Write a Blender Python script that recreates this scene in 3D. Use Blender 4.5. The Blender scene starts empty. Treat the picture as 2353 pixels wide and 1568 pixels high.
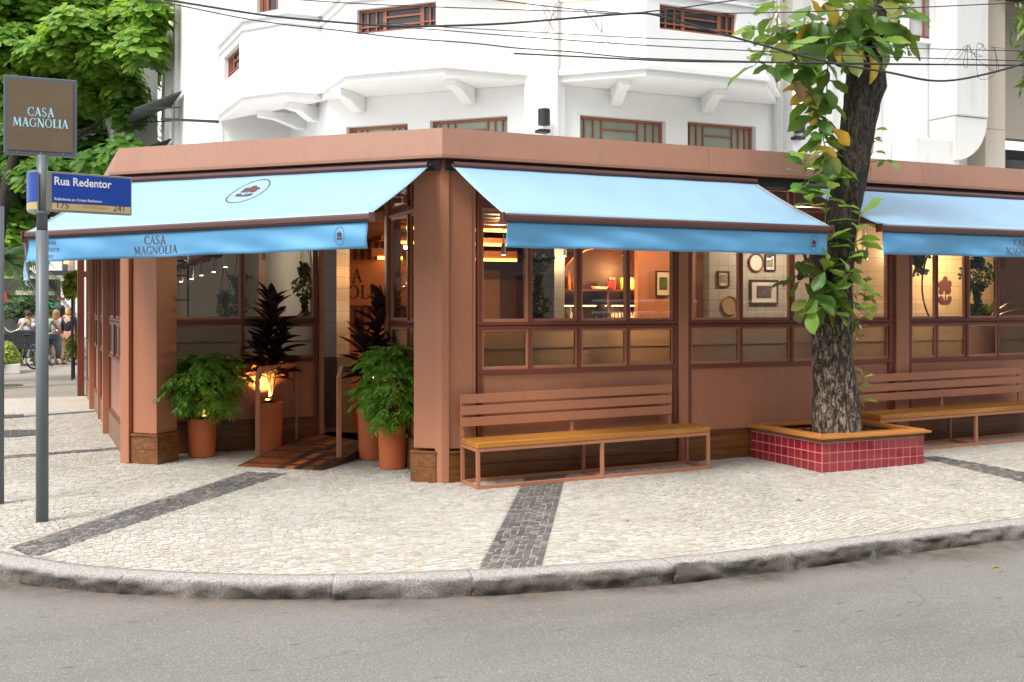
import bpy, bmesh, math, random
import numpy as np
from mathutils import Vector, Matrix, noise as mnoise
random.seed(7)
SC = bpy.context.scene
COL = SC.collection
PI = math.pi
rad = math.radians

# ---------------------------------------------------------------- camera
YAW = rad(65.8)
CAMP = (-3.67, -9.82, 1.75)
FD = 2455.0; CXD = 1176.5; HYD = 698.0
cam = bpy.data.cameras.new('camera'); camo = bpy.data.objects.new('camera', cam); COL.objects.link(camo)
camo.location = CAMP; camo.rotation_euler = (PI/2, 0, YAW-PI/2)
cam.sensor_width = 36.0; cam.lens = 36.0*FD/2353.0
cam.shift_y = -(784-HYD)/2353.0
cam.clip_end = 2000; cam.clip_start = 0.05
SC.camera = camo

# ---------------------------------------------------------------- sky, sun, exposure
SUN_EL, SUN_AZ = rad(52), rad(205)          # azimuth measured from +X, counter-clockwise
wd = bpy.data.worlds.new('World'); SC.world = wd; wd.use_nodes = True
nt = wd.node_tree; bg = nt.nodes['Background']
sky = nt.nodes.new('ShaderNodeTexSky'); sky.sky_type = 'NISHITA'; sky.sun_disc = False
sky.sun_elevation = SUN_EL; sky.sun_rotation = PI/2-SUN_AZ; sky.dust_density = 6; sky.air_density = 1.0; sky.ozone_density = 1
hs = nt.nodes.new('ShaderNodeHueSaturation'); hs.inputs['Saturation'].default_value = 0.22; hs.inputs['Value'].default_value = 1.0
mx = nt.nodes.new('ShaderNodeMix'); mx.data_type = 'RGBA'; mx.inputs[0].default_value = 0.6
mx.inputs[7].default_value = (11.5, 11.7, 12.0, 1)
nt.links.new(sky.outputs[0], hs.inputs['Color']); nt.links.new(hs.outputs[0], mx.inputs[6])
nt.links.new(mx.outputs[2], bg.inputs[0]); bg.inputs[1].default_value = 0.085
sl = bpy.data.lights.new('sun', 'SUN'); so = bpy.data.objects.new('sun', sl); COL.objects.link(so)
sl.energy = 1.5; sl.angle = rad(16); sl.color = (1.0, .955, .89)
sd = Vector((math.cos(SUN_EL)*math.cos(SUN_AZ), math.cos(SUN_EL)*math.sin(SUN_AZ), math.sin(SUN_EL)))
so.rotation_euler = sd.to_track_quat('Z', 'Y').to_euler(); so.location = (0, 0, 20)
SC.view_settings.view_transform = 'Standard'; SC.view_settings.look = 'None'
SC.view_settings.exposure = 1.02; SC.view_settings.gamma = 1.0; SC.view_settings.use_curve_mapping = False
SC.cycles.max_bounces = 8; SC.cycles.transparent_max_bounces = 16
SC.cycles.caustics_reflective = False; SC.cycles.caustics_refractive = False
SC.cycles.sample_clamp_indirect = 6

# ---------------------------------------------------------------- photo geometry: pixel -> point in the place
Fv = (math.cos(YAW), math.sin(YAW)); Rv = (math.sin(YAW), -math.cos(YAW))
def ray(px, py):
    r = (px-CXD)/FD; u = (HYD-py)/FD
    return (Fv[0]+r*Rv[0], Fv[1]+r*Rv[1], u)
def atp(px, py, a, b, c):
    d = ray(px, py); t = (c-a*CAMP[0]-b*CAMP[1])/(a*d[0]+b*d[1]); return Vector([CAMP[i]+t*d[i] for i in range(3)])
def aty(px, py, Y): return atp(px, py, 0, 1, Y)
def atx(px, py, X): return atp(px, py, 1, 0, X)
def atz(px, py, Z=0.0):
    d = ray(px, py); t = (Z-CAMP[2])/d[2]; return Vector([CAMP[i]+t*d[i] for i in range(3)])
def atd(px, py, D):
    d = ray(px, py); return Vector([CAMP[i]+D*d[i] for i in range(3)])

# ---------------------------------------------------------------- mesh builder
class MB:
    def __init__(s): s.v = []; s.f = []
    def add(s, vs, fs):
        b = len(s.v); s.v += [tuple(p) for p in vs]; s.f += [tuple(i+b for i in f) for f in fs]; return s
    BF = [(0,3,2,1),(4,5,6,7),(0,1,5,4),(1,2,6,5),(2,3,7,6),(3,0,4,7)]
    def box(s, x0, x1, y0, y1, z0, z1, M=None):
        vs = [(x0,y0,z0),(x1,y0,z0),(x1,y1,z0),(x0,y1,z0),(x0,y0,z1),(x1,y0,z1),(x1,y1,z1),(x0,y1,z1)]
        if M is not None: vs = [(M @ Vector(p)) if isinstance(M, Matrix) else M(*p) for p in vs]
        return s.add(vs, s.BF)
    def bar(s, a, b, w, h=None, up=(0,0,1)):
        a = Vector(a); b = Vector(b); h = h or w; d = (b-a).normalized(); u = Vector(up)
        if abs(d.dot(u)) > .98: u = Vector((1,0,0)) if abs(d.x) < .9 else Vector((0,1,0))
        r = d.cross(u).normalized(); u = r.cross(d).normalized()
        vs = []
        for p in (a, b):
            for i, j in ((-1,-1),(1,-1),(1,1),(-1,1)): vs.append(p+r*(i*w/2)+u*(j*h/2))
        return s.add(vs, s.BF)
    def tube(s, pts, r, n=8, cap=True):
        pts = [Vector(p) for p in pts]; m = len(pts); vs = []; fs = []
        rr = r if isinstance(r, (list, tuple)) else [r]*m
        prev = None
        for i, p in enumerate(pts):
            d = (pts[min(i+1, m-1)]-pts[max(i-1, 0)])
            if d.length < 1e-9: d = Vector((0,0,1))
            d.normalize()
            if prev is None:
                u = Vector((0,0,1)) if abs(d.z) < .9 else Vector((1,0,0))
                a = d.cross(u).normalized()
            else:
                a = (prev-d*prev.dot(d)).normalized()
            prev = a; b = d.cross(a)
            for k in range(n):
                t = 2*PI*k/n; vs.append(p+(a*math.cos(t)+b*math.sin(t))*rr[i])
        for i in range(m-1):
            for k in range(n):
                k2 = (k+1) % n; fs.append((i*n+k, i*n+k2, (i+1)*n+k2, (i+1)*n+k))
        if cap: fs.append(tuple(range(n-1, -1, -1))); fs.append(tuple((m-1)*n+k for k in range(n)))
        return s.add(vs, fs)
    def lathe(s, prof, c=(0,0,0), n=24, sx=1, sy=1):
        vs = []; fs = []; m = len(prof)
        for r, z in prof:
            for k in range(n):
                t = 2*PI*k/n; vs.append((c[0]+r*math.cos(t)*sx, c[1]+r*math.sin(t)*sy, c[2]+z))
        for i in range(m-1):
            for k in range(n):
                k2 = (k+1) % n; fs.append((i*n+k, i*n+k2, (i+1)*n+k2, (i+1)*n+k))
        fs.append(tuple(range(n-1, -1, -1))); fs.append(tuple((m-1)*n+k for k in range(n)))
        return s.add(vs, fs)
    def ball(s, c, rx, ry, rz, n=10, m=7):
        return s.lathe([(max(.001, math.sin(PI*i/m)), -math.cos(PI*i/m)*rz) for i in range(m+1)], c, n, rx, ry)
    def prism(s, poly, z0, z1):
        n = len(poly); vs = [(x,y,z0) for x,y in poly]+[(x,y,z1) for x,y in poly]
        fs = [tuple(range(n-1,-1,-1)), tuple(range(n,2*n))]+[(i,(i+1)%n,(i+1)%n+n,i+n) for i in range(n)]
        return s.add(vs, fs)
    def grid(s, fn, nu, nv):
        vs = [fn(i/nu, j/nv) for j in range(nv+1) for i in range(nu+1)]
        fs = [(j*(nu+1)+i, j*(nu+1)+i+1, (j+1)*(nu+1)+i+1, (j+1)*(nu+1)+i) for j in range(nv) for i in range(nu)]
        return s.add(vs, fs)
    def mesh(s, name, m=None, smooth=False, fix=True):
        me = bpy.data.meshes.new(name); me.from_pydata([tuple(p) for p in s.v], [], s.f)
        if fix:
            bm = bmesh.new(); bm.from_mesh(me); bmesh.ops.recalc_face_normals(bm, faces=bm.faces); bm.to_mesh(me); bm.free()
        if smooth: me.polygons.foreach_set('use_smooth', [True]*len(me.polygons))
        if m is not None: me.materials.append(m)
        me.update(); return me

ORG = {}
def tag(o, label=None, cat=None, group=None, kind=None):
    if label: o['label'] = label
    if cat: o['category'] = cat
    if group: o['group'] = group
    if kind: o['kind'] = kind
    return o
def thing(name, label, cat, loc=(0,0,0), rz=0, group=None):
    o = bpy.data.objects.new(name, None); COL.objects.link(o); o.location = loc; o.rotation_euler = (0,0,rz)
    o.empty_display_size = .1
    ORG[o.name] = Matrix.Translation(Vector(loc)) @ Matrix.Rotation(rz, 4, 'Z')
    return tag(o, label, cat, group)
def obj(name, mb, m, parent=None, local=False, bevel=0, smooth=False, fix=True, label=None, kind=None):
    """local=False: vertices are in world coordinates even under a parent"""
    me = mb if isinstance(mb, bpy.types.Mesh) else mb.mesh(name, m, smooth, fix)
    o = bpy.data.objects.new(name, me); COL.objects.link(o)
    if parent is not None:
        o.parent = parent
        if not local and parent.type == 'EMPTY': o.matrix_parent_inverse = ORG[parent.name].inverted()
    if bevel:
        b = o.modifiers.new('bevel', 'BEVEL'); b.width = bevel; b.segments = 2; b.limit_method = 'ANGLE'; b.angle_limit = rad(40)
    if label: o['label'] = label
    if kind: o['kind'] = kind
    return o
def struct(name, mb, m, **k): return obj(name, mb, m, kind='structure', **k)
def solo(name, mb, m, label, cat, group=None, **k): return tag(obj(name, mb, m, **k), label, cat, group)
def copy_tree(o, parent=None):
    c = o.copy(); COL.objects.link(c)
    if parent is not None: c.parent = parent
    for ch in list(o.children): copy_tree(ch, c)
    return c

# ---------------------------------------------------------------- materials
def S(h):                                    # sRGB 0-255 -> linear
    return tuple(((c/255)/12.92 if c/255 <= .04045 else ((c/255+.055)/1.055)**2.4) for c in h)
def nodes(name):
    m = bpy.data.materials.new(name); m.use_nodes = True; t = m.node_tree
    return m, t, t.nodes['Principled BSDF'], t.nodes['Material Output']
def N(t, typ, **k):
    n = t.nodes.new(typ)
    for a, b in k.items(): setattr(n, a, b)
    return n
def L(t, a, b): t.links.new(a, b)
def mathn(t, op, a, b=None, c=None):
    n = N(t, 'ShaderNodeMath', operation=op)
    for i, x in enumerate((a, b, c)):
        if x is None: continue
        if isinstance(x, (int, float)): n.inputs[i].default_value = x
        else: L(t, x, n.inputs[i])
    return n.outputs[0]
def coords(t, scale=(1,1,1), rot=(0,0,0), kind='Object'):
    tc = N(t, 'ShaderNodeTexCoord'); mp = N(t, 'ShaderNodeMapping'); mp.inputs['Scale'].default_value = scale; mp.inputs['Rotation'].default_value = rot
    L(t, tc.outputs[kind], mp.inputs[0]); return mp.outputs[0]
def noise(t, vec, sc, det=4, rough=.55, dist=0):
    n = N(t, 'ShaderNodeTexNoise'); n.inputs['Scale'].default_value = sc; n.inputs['Detail'].default_value = det
    n.inputs['Roughness'].default_value = rough; n.inputs['Distortion'].default_value = dist; L(t, vec, n.inputs['Vector']); return n.outputs['Fac']
def ramp(t, fac, stops):
    r = N(t, 'ShaderNodeValToRGB'); e = r.color_ramp.elements
    while len(e) > 1: e.remove(e[-1])
    e[0].position = stops[0][0]; e[0].color = tuple(stops[0][1])+(1,)
    for p, c in stops[1:]:
        x = e.new(p); x.color = tuple(c)+(1,)
    L(t, fac, r.inputs[0]); return r.outputs[0]
def mixc(t, fac, a, b, mode='MIX'):
    n = N(t, 'ShaderNodeMix', data_type='RGBA', blend_type=mode)
    for i, x in ((0, fac), (6, a), (7, b)):
        if isinstance(x, (int, float)): n.inputs[i].default_value = x
        elif isinstance(x, tuple): n.inputs[i].default_value = tuple(x)+(1,) if len(x) == 3 else x
        else: L(t, x, n.inputs[i])
    return n.outputs[2]
def bump(t, b, h, strength=.3, dist=.01):
    n = N(t, 'ShaderNodeBump'); n.inputs['Strength'].default_value = strength; n.inputs['Distance'].default_value = dist
    L(t, h, n.inputs['Height']); L(t, n.outputs[0], b.inputs['Normal'])
def randv(t):                                # varies per loose piece and per object
    g = N(t, 'ShaderNodeNewGeometry'); o = N(t, 'ShaderNodeObjectInfo')
    return mathn(t, 'FRACT', mathn(t, 'ADD', g.outputs['Random Per Island'], o.outputs['Random']))
def paint(name, col, rough=.5, var=.12, bmp=.0, metal=0, nsc=1.6, spec=.5, fine=90, streak=0):
    m, t, b, _ = nodes(name); v = coords(t)
    n1 = noise(t, v, nsc, 5, .6); f = ramp(t, n1, [(.3, (0,)*3), (.7, (1,)*3)])
    c2 = tuple(max(0, c*(1-var)) for c in col); c1 = tuple(min(1, c*(1+var*.6)) for c in col)
    cc = mixc(t, f, c2, c1)
    if streak:
        ns = noise(t, coords(t, (9,9,.5)), 1.3, 6, .65); cc = mixc(t, mathn(t, 'MULTIPLY', ramp(t, ns, [(.5, (0,)*3), (.75, (1,)*3)]), streak), cc, tuple(.45*x+.06 for x in col))
        nc = noise(t, v, 14, 6, .7); cc = mixc(t, mathn(t, 'MULTIPLY', ramp(t, nc, [(.62, (0,)*3), (.7, (1,)*3)]), streak*.8), cc, tuple(min(1, x*1.25+.03) for x in col))
    L(t, cc, b.inputs['Base Color'])
    b.inputs['Roughness'].default_value = rough; b.inputs['Metallic'].default_value = metal; b.inputs['Specular IOR Level'].default_value = spec
    if bmp: bump(t, b, noise(t, v, fine, 3), bmp, .004)
    return m
def emit(name, col, s):
    m, t, b, o = nodes(name); e = N(t, 'ShaderNodeEmission'); e.inputs[0].default_value = col+(1,); e.inputs[1].default_value = s
    L(t, e.outputs[0], o.inputs[0]); return m
def wood(name, c1, c2, rough=.45, axis=0, sc=1.0, spec=.5):
    m, t, b, _ = nodes(name); s = [14, 14, 14]; s[axis] = .9
    v = coords(t, tuple(x*sc for x in s)); ob = N(t, 'ShaderNodeObjectInfo')
    va = N(t, 'ShaderNodeVectorMath', operation='ADD'); L(t, v, va.inputs[0]); L(t, mathn(t, 'MULTIPLY', ob.outputs['Random'], 50.0), va.inputs[1])
    n1 = noise(t, va.outputs[0], 1.4, 6, .6, 1.2); n2 = noise(t, coords(t), 1.1, 2)
    f = ramp(t, n1, [(.3, (0,)*3), (.68, (1,)*3)])
    c = mixc(t, f, c1, c2); c = mixc(t, mathn(t, 'MULTIPLY', n2, .35), c, tuple(x*.55 for x in c1))
    L(t, c, b.inputs['Base Color']); b.inputs['Roughness'].default_value = rough; b.inputs['Specular IOR Level'].default_value = spec
    bump(t, b, n1, .15, .003); return m
def leafm(name, cols, rough=.45, trans=.35, tcol=(.35,.55,.05)):
    m, t, b, o = nodes(name); r = randv(t)
    c = ramp(t, r, [(i/(max(1, len(cols)-1)), c) for i, c in enumerate(cols)])
    v = coords(t); c = mixc(t, mathn(t, 'MULTIPLY', noise(t, v, 25, 2), .35), c, tuple(x*.5 for x in cols[0]))
    L(t, c, b.inputs['Base Color']); b.inputs['Roughness'].default_value = rough
    tr = N(t, 'ShaderNodeBsdfTranslucent'); L(t, mixc(t, .5, c, tcol), tr.inputs[0])
    ms = N(t, 'ShaderNodeMixShader'); ms.inputs[0].default_value = trans
    L(t, b.outputs[0], ms.inputs[1]); L(t, tr.outputs[0], ms.inputs[2]); L(t, ms.outputs[0], o.inputs[0]); return m
def glassm(name, tint=(.93,.95,.94), ior=1.5, rough=0.0, mul=1.0):
    m, t, b, o = nodes(name); tr = N(t, 'ShaderNodeBsdfTransparent'); tr.inputs[0].default_value = tint+(1,)
    g = N(t, 'ShaderNodeBsdfGlossy'); g.inputs['Roughness'].default_value = rough; g.inputs[0].default_value = (1,1,1,1)
    fr = N(t, 'ShaderNodeFresnel'); fr.inputs[0].default_value = ior
    ge = N(t, 'ShaderNodeNewGeometry'); ms = N(t, 'ShaderNodeMixShader'); L(t, mathn(t, 'MULTIPLY', mathn(t, 'MULTIPLY', fr.outputs[0], mul), mathn(t, 'SUBTRACT', 1.0, ge.outputs['Backfacing'])), ms.inputs[0])
    L(t, tr.outputs[0], ms.inputs[1]); L(t, g.outputs[0], ms.inputs[2]); L(t, ms.outputs[0], o.inputs[0]); return m

TERRA = paint('terracotta_paint', S((176,117,87)), .42, .09, .12, nsc=1.2, streak=.35)
TERRA2 = paint('terracotta_fascia_paint', S((158,113,92)), .5, .08, .1, nsc=.8, streak=.45)
DARKR = paint('dark_red_frame_paint', S((116,60,46)), .4, .1)
DUCT = paint('black_rubber', (.02,.02,.022), .5)
BARM = paint('awning_bar_brown', S((84,52,48)), .28, .08)
CREAM = paint('cream_print', (.75,.72,.62), .6)
def canvasm(name, ca, cb, spc=.9):
    m, t, b, o = nodes(name); v = coords(t)
    n1 = noise(t, v, 1.3, 4, .6); c = mixc(t, n1, ca, cb)
    L(t, c, b.inputs['Base Color']); b.inputs['Roughness'].default_value = .56; b.inputs['Specular IOR Level'].default_value = spc; b.inputs['IOR'].default_value = 1.75
    b.inputs['Sheen Weight'].default_value = 1.0; b.inputs['Sheen Roughness'].default_value = .28; b.inputs['Sheen Tint'].default_value = (1,1,1,1)
    w = noise(t, coords(t, (1,1,2)), 5, 5, .6, .8); bump(t, b, w, .10, .012)
    tr = N(t, 'ShaderNodeBsdfTranslucent'); tr.inputs[0].default_value = (.35,.5,.62,1)
    ms = N(t, 'ShaderNodeMixShader'); ms.inputs[0].default_value = .22
    L(t, b.outputs[0], ms.inputs[1]); L(t, tr.outputs[0], ms.inputs[2]); L(t, ms.outputs[0], o.inputs[0]); return m
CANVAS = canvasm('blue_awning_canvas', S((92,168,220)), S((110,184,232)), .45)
CANVAST = canvasm('blue_awning_canvas_lit', S((140,192,230)), S((156,204,238)), 1.0)  # paler copy for the canopy tops, bright daylight painted into the blue
PRINTB = paint('brown_print', S((92,50,40)), .6)
PRINTG = paint('grey_blue_print', S((60,92,122)), .6)
def whitewall(name, base=(.80,.80,.79), dirt=.25):
    m, t, b, _ = nodes(name); v = coords(t); n1 = noise(t, v, .8, 6, .65); n2 = noise(t, coords(t, (6,6,.7)), 1.2, 5, .6)
    d = ramp(t, n2, [(.52, (0,)*3), (.8, (1,)*3)])
    c = mixc(t, n1, base, tuple(x*.94 for x in base)); c = mixc(t, mathn(t, 'MULTIPLY', d, dirt), c, (.42,.41,.38))
    L(t, c, b.inputs['Base Color']); b.inputs['Roughness'].default_value = .75
    bump(t, b, noise(t, v, 35, 4, .6), .25, .01); return m
WHITE = whitewall('white_render', (.86,.86,.855), dirt=.10)
WHITED = whitewall('weathered_white_render', (.72,.72,.70), .5)
MARBLE = whitewall('beige_marble', (.52,.46,.38), .6)
BEIGE = whitewall('beige_render', (.46,.42,.35), .2)
WGREEN = paint('frosted_green_glass', S((148,156,140)), .3, .15, nsc=3)
DGLASS = paint('dark_window_glass', (.05,.055,.06), .06, .3, nsc=2)
LGLASS = paint('pale_curtained_glass', (.55,.56,.55), .15, .25, nsc=3)
FRAMEB = paint('brown_window_bars', S((150,92,68)), .5)
SKIRTX = wood('skirting_wood', S((84,50,24)), S((150,94,44)), .4, 0)
SKIRTY = wood('skirting_wood_side', S((110,78,52)), S((150,110,78)), .45, 1)
SEATW = wood('bench_wood', S((160,96,30)), S((206,144,62)), .42, 0)
CAPW = wood('planter_cap_wood', S((170,100,40)), S((214,146,72)), .35, 0)
CAPWY = wood('planter_cap_wood_side', S((170,100,40)), S((214,146,72)), .35, 1)
DARKW = wood('interior_dark_wood', S((52,28,20)), S((88,50,34)), .5, 2)
WARMW = wood('interior_warm_wood', S((120,62,34)), S((176,104,60)), .45, 0)
TERP = paint('terracotta_pot', S((206,112,64)), .75, .14, .3, nsc=4)
SOIL = paint('soil_and_bark', S((88,62,46)), .95, .4, .9, nsc=20)
STEELG = paint('painted_grey_steel', S((98,106,110)), .42, .1)
TILEI = None
def tilem(name, c1, c2, mortar, sx, sz, rough=.25):
    m, t, b, _ = nodes(name); tc = N(t, 'ShaderNodeTexCoord'); sp = N(t, 'ShaderNodeSeparateXYZ'); L(t, tc.outputs['Object'], sp.inputs[0])
    cb = N(t, 'ShaderNodeCombineXYZ'); L(t, mathn(t, 'ADD', sp.outputs[0], sp.outputs[1]), cb.inputs[0]); L(t, sp.outputs[2], cb.inputs[1])
    br = N(t, 'ShaderNodeTexBrick'); br.offset = 0; br.inputs['Scale'].default_value = 1; br.inputs['Brick Width'].default_value = sx; br.inputs['Row Height'].default_value = sz
    br.inputs['Mortar Size'].default_value = .0035; br.inputs['Color1'].default_value = c1+(1,); br.inputs['Color2'].default_value = c2+(1,); br.inputs['Mortar'].default_value = mortar+(1,)
    L(t, cb.outputs[0], br.inputs[0]); L(t, br.outputs[0], b.inputs['Base Color']); b.inputs['Roughness'].default_value = rough
    bump(t, b, mathn(t, 'SUBTRACT', 1.0, br.outputs['Fac']), .3, .004); return m
ITILE = tilem('cream_wall_tile', (.55,.52,.44), (.50,.47,.40), (.33,.30,.25), .15, .15)
GTILE = tilem('beige_relief_tile', (.55,.44,.30), (.50,.40,.27), (.3,.22,.14), .3, .2)
GLASS = glassm('clear_glass', mul=1.9)
def frostm():
    m, t, b, o = nodes('frosted_glass'); b.inputs['Base Color'].default_value = (.56,.55,.53,1)
    b.inputs['Roughness'].default_value = .5; b.inputs['Transmission Weight'].default_value = 1.0; b.inputs['IOR'].default_value = 1.25
    v = coords(t); bump(t, b, noise(t, v, 60, 3), .15, .003); return m
FROST = frostm()

# ---------------------------------------------------------------- ground
def sm(a, b, x):
    t = max(0, min(1, (x-a)/(b-a))); return t*t*(3-2*t)
def gz(x, y): return .0118*max(0, x)*sm(-3.4, -.4, y)
KP = [(-4.95,30),(-4.92,12),(-4.9,5),(-4.82,2),(-4.55,.2),(-4.24,-.8),(-3.875,-1.456),(-3.654,-1.763),(-3.3,-2.18),(-2.834,-2.545),(-2.4,-2.82),(-2.035,-3.0),(-1.6,-3.15),
      (-1.189,-3.27),(-.563,-3.42),(.447,-3.56),(1.8,-3.57),(3.7,-3.57),(8,-3.58),(14,-3.6),(22,-3.65)]
def catmull(P, step):
    out = []
    for i in range(len(P)-1):
        p0 = Vector(P[max(i-1,0)]); p1 = Vector(P[i]); p2 = Vector(P[i+1]); p3 = Vector(P[min(i+2,len(P)-1)])
        n = max(2, int((p2-p1).length/step))
        for k in range(n):
            t = k/n; out.append(.5*((2*p1)+(-p0+p2)*t+(2*p0-5*p1+4*p2-p3)*t*t+(-p0+3*p1-3*p2+p3)*t*t*t))
    out.append(Vector(P[-1])); return out
KL = catmull(KP, .04)
KA = np.array([(p.x, p.y) for p in KL])
KN = []
for i in range(len(KL)):
    d = (KL[min(i+1,len(KL)-1)]-KL[max(i-1,0)]).normalized(); KN.append(Vector((d.y, -d.x)) * (1 if True else -1))
# outward = towards the road; path runs down the side street then along +x, road lies to its right
for i in range(len(KN)): KN[i] = Vector((KN[i].x, KN[i].y))
def kerb_dist(x, y):                         # signed distance, positive on the pavement side
    d = (KA[:,0]-x)**2+(KA[:,1]-y)**2; i = int(d.argmin()); v = Vector((x, y))-KL[i]; return -v.dot(KN[i])

# road
def roadm():
    m, t, b, _ = nodes('worn_asphalt'); v = coords(t)
    n1 = noise(t, v, .55, 5, .6); n2 = noise(t, v, 110, 3, .7); n3 = noise(t, v, 7, 5, .65)
    vo = N(t, 'ShaderNodeTexVoronoi'); vo.inputs['Scale'].default_value = 120; L(t, v, vo.inputs['Vector'])
    sp = ramp(t, vo.outputs['Color'], [(.72, (0,)*3), (.86, (1,)*3)])
    c = mixc(t, n1, (.172,.161,.149), (.240,.226,.212)); c = mixc(t, n3, c, mixc(t, .5, c, (.27,.25,.235))); nb = noise(t, coords(t, (.35,1.1,1), (0,0,.2)), .9, 4, .6); c = mixc(t, mathn(t, 'MULTIPLY', ramp(t, nb, [(.5, (0,)*3), (.66, (1,)*3)]), .42), c, (.115,.106,.098)); c = mixc(t, mathn(t, 'MULTIPLY', ramp(t, nb, [(.3, (1,)*3), (.42, (0,)*3)]), .3), c, (.32,.30,.28))
    c = mixc(t, mathn(t, 'MULTIPLY', ramp(t, n2, [(.35, (1,)*3), (.6, (0,)*3)]), .6), c, (.07,.066,.062))
    c = mixc(t, mathn(t, 'MULTIPLY', sp, .38), c, (.42,.40,.38))
    vo2 = N(t, 'ShaderNodeTexVoronoi'); vo2.inputs['Scale'].default_value = 5.5; L(t, coords(t, (.55,1.6,1), (0,0,.25)), vo2.inputs['Vector'])
    vk = N(t, 'ShaderNodeTexVoronoi'); vk.feature = 'DISTANCE_TO_EDGE'; vk.inputs['Scale'].default_value = .42; nz = N(t, 'ShaderNodeTexNoise'); nz.inputs['Scale'].default_value = 1.4; nz.inputs['Detail'].default_value = 6; L(t, v, nz.inputs['Vector']); vv = N(t, 'ShaderNodeVectorMath', operation='MULTIPLY_ADD'); L(t, nz.outputs['Color'], vv.inputs[0]); vv.inputs[1].default_value = (.9,.9,.9); L(t, v, vv.inputs[2]); L(t, vv.outputs[0], vk.inputs['Vector'])
    ck = ramp(t, vk.outputs['Distance'], [(.0, (1,)*3), (.006, (0,)*3)])
    c = mixc(t, mathn(t, 'MULTIPLY', ck, mathn(t, 'MULTIPLY', ramp(t, n1, [(.45, (0,)*3), (.6, (1,)*3)]), .55)), c, (.07,.06,.05))
    sp2 = ramp(t, vo2.outputs['Distance'], [(.03, (1,)*3), (.15, (0,)*3)])
    c = mixc(t, mathn(t, 'MULTIPLY', sp2, mathn(t, 'MULTIPLY', ramp(t, n3, [(.38, (0,)*3), (.52, (1,)*3)]), .85)), c, (.055,.052,.05))
    a = N(t, 'ShaderNodeAttribute'); a.attribute_name = 'dirt'
    dn = mathn(t, 'MULTIPLY', a.outputs['Fac'], ramp(t, noise(t, v, 2.2, 6, .65), [(.3, (.35,)*3), (.62, (1,)*3)]))
    c = mixc(t, dn, c, (.035,.028,.022))
    a2 = N(t, 'ShaderNodeAttribute'); a2.attribute_name = 'dust'
    c = mixc(t, mathn(t, 'MULTIPLY', a2.outputs['Fac'], ramp(t, n3, [(.4, (0,)*3), (.65, (.8,)*3)])), c, (.22,.16,.11))
    L(t, c, b.inputs['Base Color']); b.inputs['Roughness'].default_value = .82
    hh = mathn(t, 'ADD', n2, mathn(t, 'MULTIPLY', sp, .5)); bump(t, b, hh, .55, .006); return m
def road():
    x0, x1, y0, y1, st = -9, 13, -12, 4, .07
    nx = int((x1-x0)/st); ny = int((y1-y0)/st)
    X = np.linspace(x0, x1, nx+1); Y = np.linspace(y0, y1, ny+1); GX, GY = np.meshgrid(X, Y)
    D = np.full(GX.shape, 9.0)
    P = KA[::3]
    for px, py in P: D = np.minimum(D, (GX-px)**2+(GY-py)**2)
    D = np.sqrt(D)
    keep = np.zeros(GX.shape, bool)
    Z = -.112 + .006*np.sin(GX*1.3+GY*.6)+.005*np.sin(GY*2.1-GX*.4)
    vs = np.stack([GX, GY, Z], -1).reshape(-1, 3)
    idx = np.arange((nx+1)*(ny+1)).reshape(ny+1, nx+1)
    f = np.stack([idx[:-1,:-1], idx[:-1,1:], idx[1:,1:], idx[1:,:-1]], -1).reshape(-1, 4)
    me = bpy.data.meshes.new('road'); me.from_pydata(vs.tolist(), [], f.tolist())
    d = D.reshape(-1); wob = .05*np.sin(vs[:,0]*3.1)+.04*np.sin(vs[:,0]*7.7+vs[:,1]*3)
    right = np.clip((vs[:,0]+1)/4, .25, 1)
    dirt = np.clip(1-(d-.25-wob)/(.12+.34*right), 0, 1)**1.1*(.7+.3*right)
    dust = np.clip(1-(d-.25)/.55, 0, 1)*.8
    for nm, arr in (('dirt', dirt), ('dust', dust)):
        at = me.attributes.new(nm, 'FLOAT', 'POINT'); at.data.foreach_set('value', arr.astype(np.float32))
    me.polygons.foreach_set('use_smooth', [True]*len(me.polygons)); me.materials.append(RM)
    o = obj('road', me, RM, kind='structure')
RM = roadm(); road()
g = MB(); g.box(-250, 250, -250, 250, -.9, -.135)
struct('ground', g, paint('far_asphalt', (.17,.16,.15), .85, .2, .3, nsc=.5))

# pavement bed with far paving painted as cobble relief
def bedm():
    m, t, b, _ = nodes('sandy_bed'); v = coords(t)
    vo = N(t, 'ShaderNodeTexVoronoi'); vo.inputs['Scale'].default_value = 15; vo.feature = 'DISTANCE_TO_EDGE'; L(t, v, vo.inputs['Vector'])
    vc = N(t, 'ShaderNodeTexVoronoi'); vc.inputs['Scale'].default_value = 15; L(t, v, vc.inputs['Vector'])
    sp = N(t, 'ShaderNodeSeparateXYZ'); L(t, v, sp.inputs[0])
    far = mathn(t, 'GREATER_THAN', sp.outputs[1], 9.0)
    grey = mathn(t, 'GREATER_THAN', sp.outputs[1], 12.0)
    e = ramp(t, vo.outputs['Distance'], [(.02, (0,)*3), (.07, (1,)*3)])
    stone = mixc(t, vc.outputs['Color'], (.55,.50,.43), (.62,.58,.51)); stone = mixc(t, grey, stone, (.30,.265,.235))
    joint = mixc(t, noise(t, v, 30, 4), (.32,.27,.20), (.47,.41,.32))
    c = mixc(t, mathn(t, 'MULTIPLY', far, e), joint, stone)
    c = mixc(t, mathn(t, 'MULTIPLY', noise(t, v, .8, 5), .5), c, mixc(t, .5, c, (.25,.22,.19)))
    L(t, c, b.inputs['Base Color']); b.inputs['Roughness'].default_value = .9
    bump(t, b, noise(t, v, 120, 3), .6, .004); return m
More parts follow.
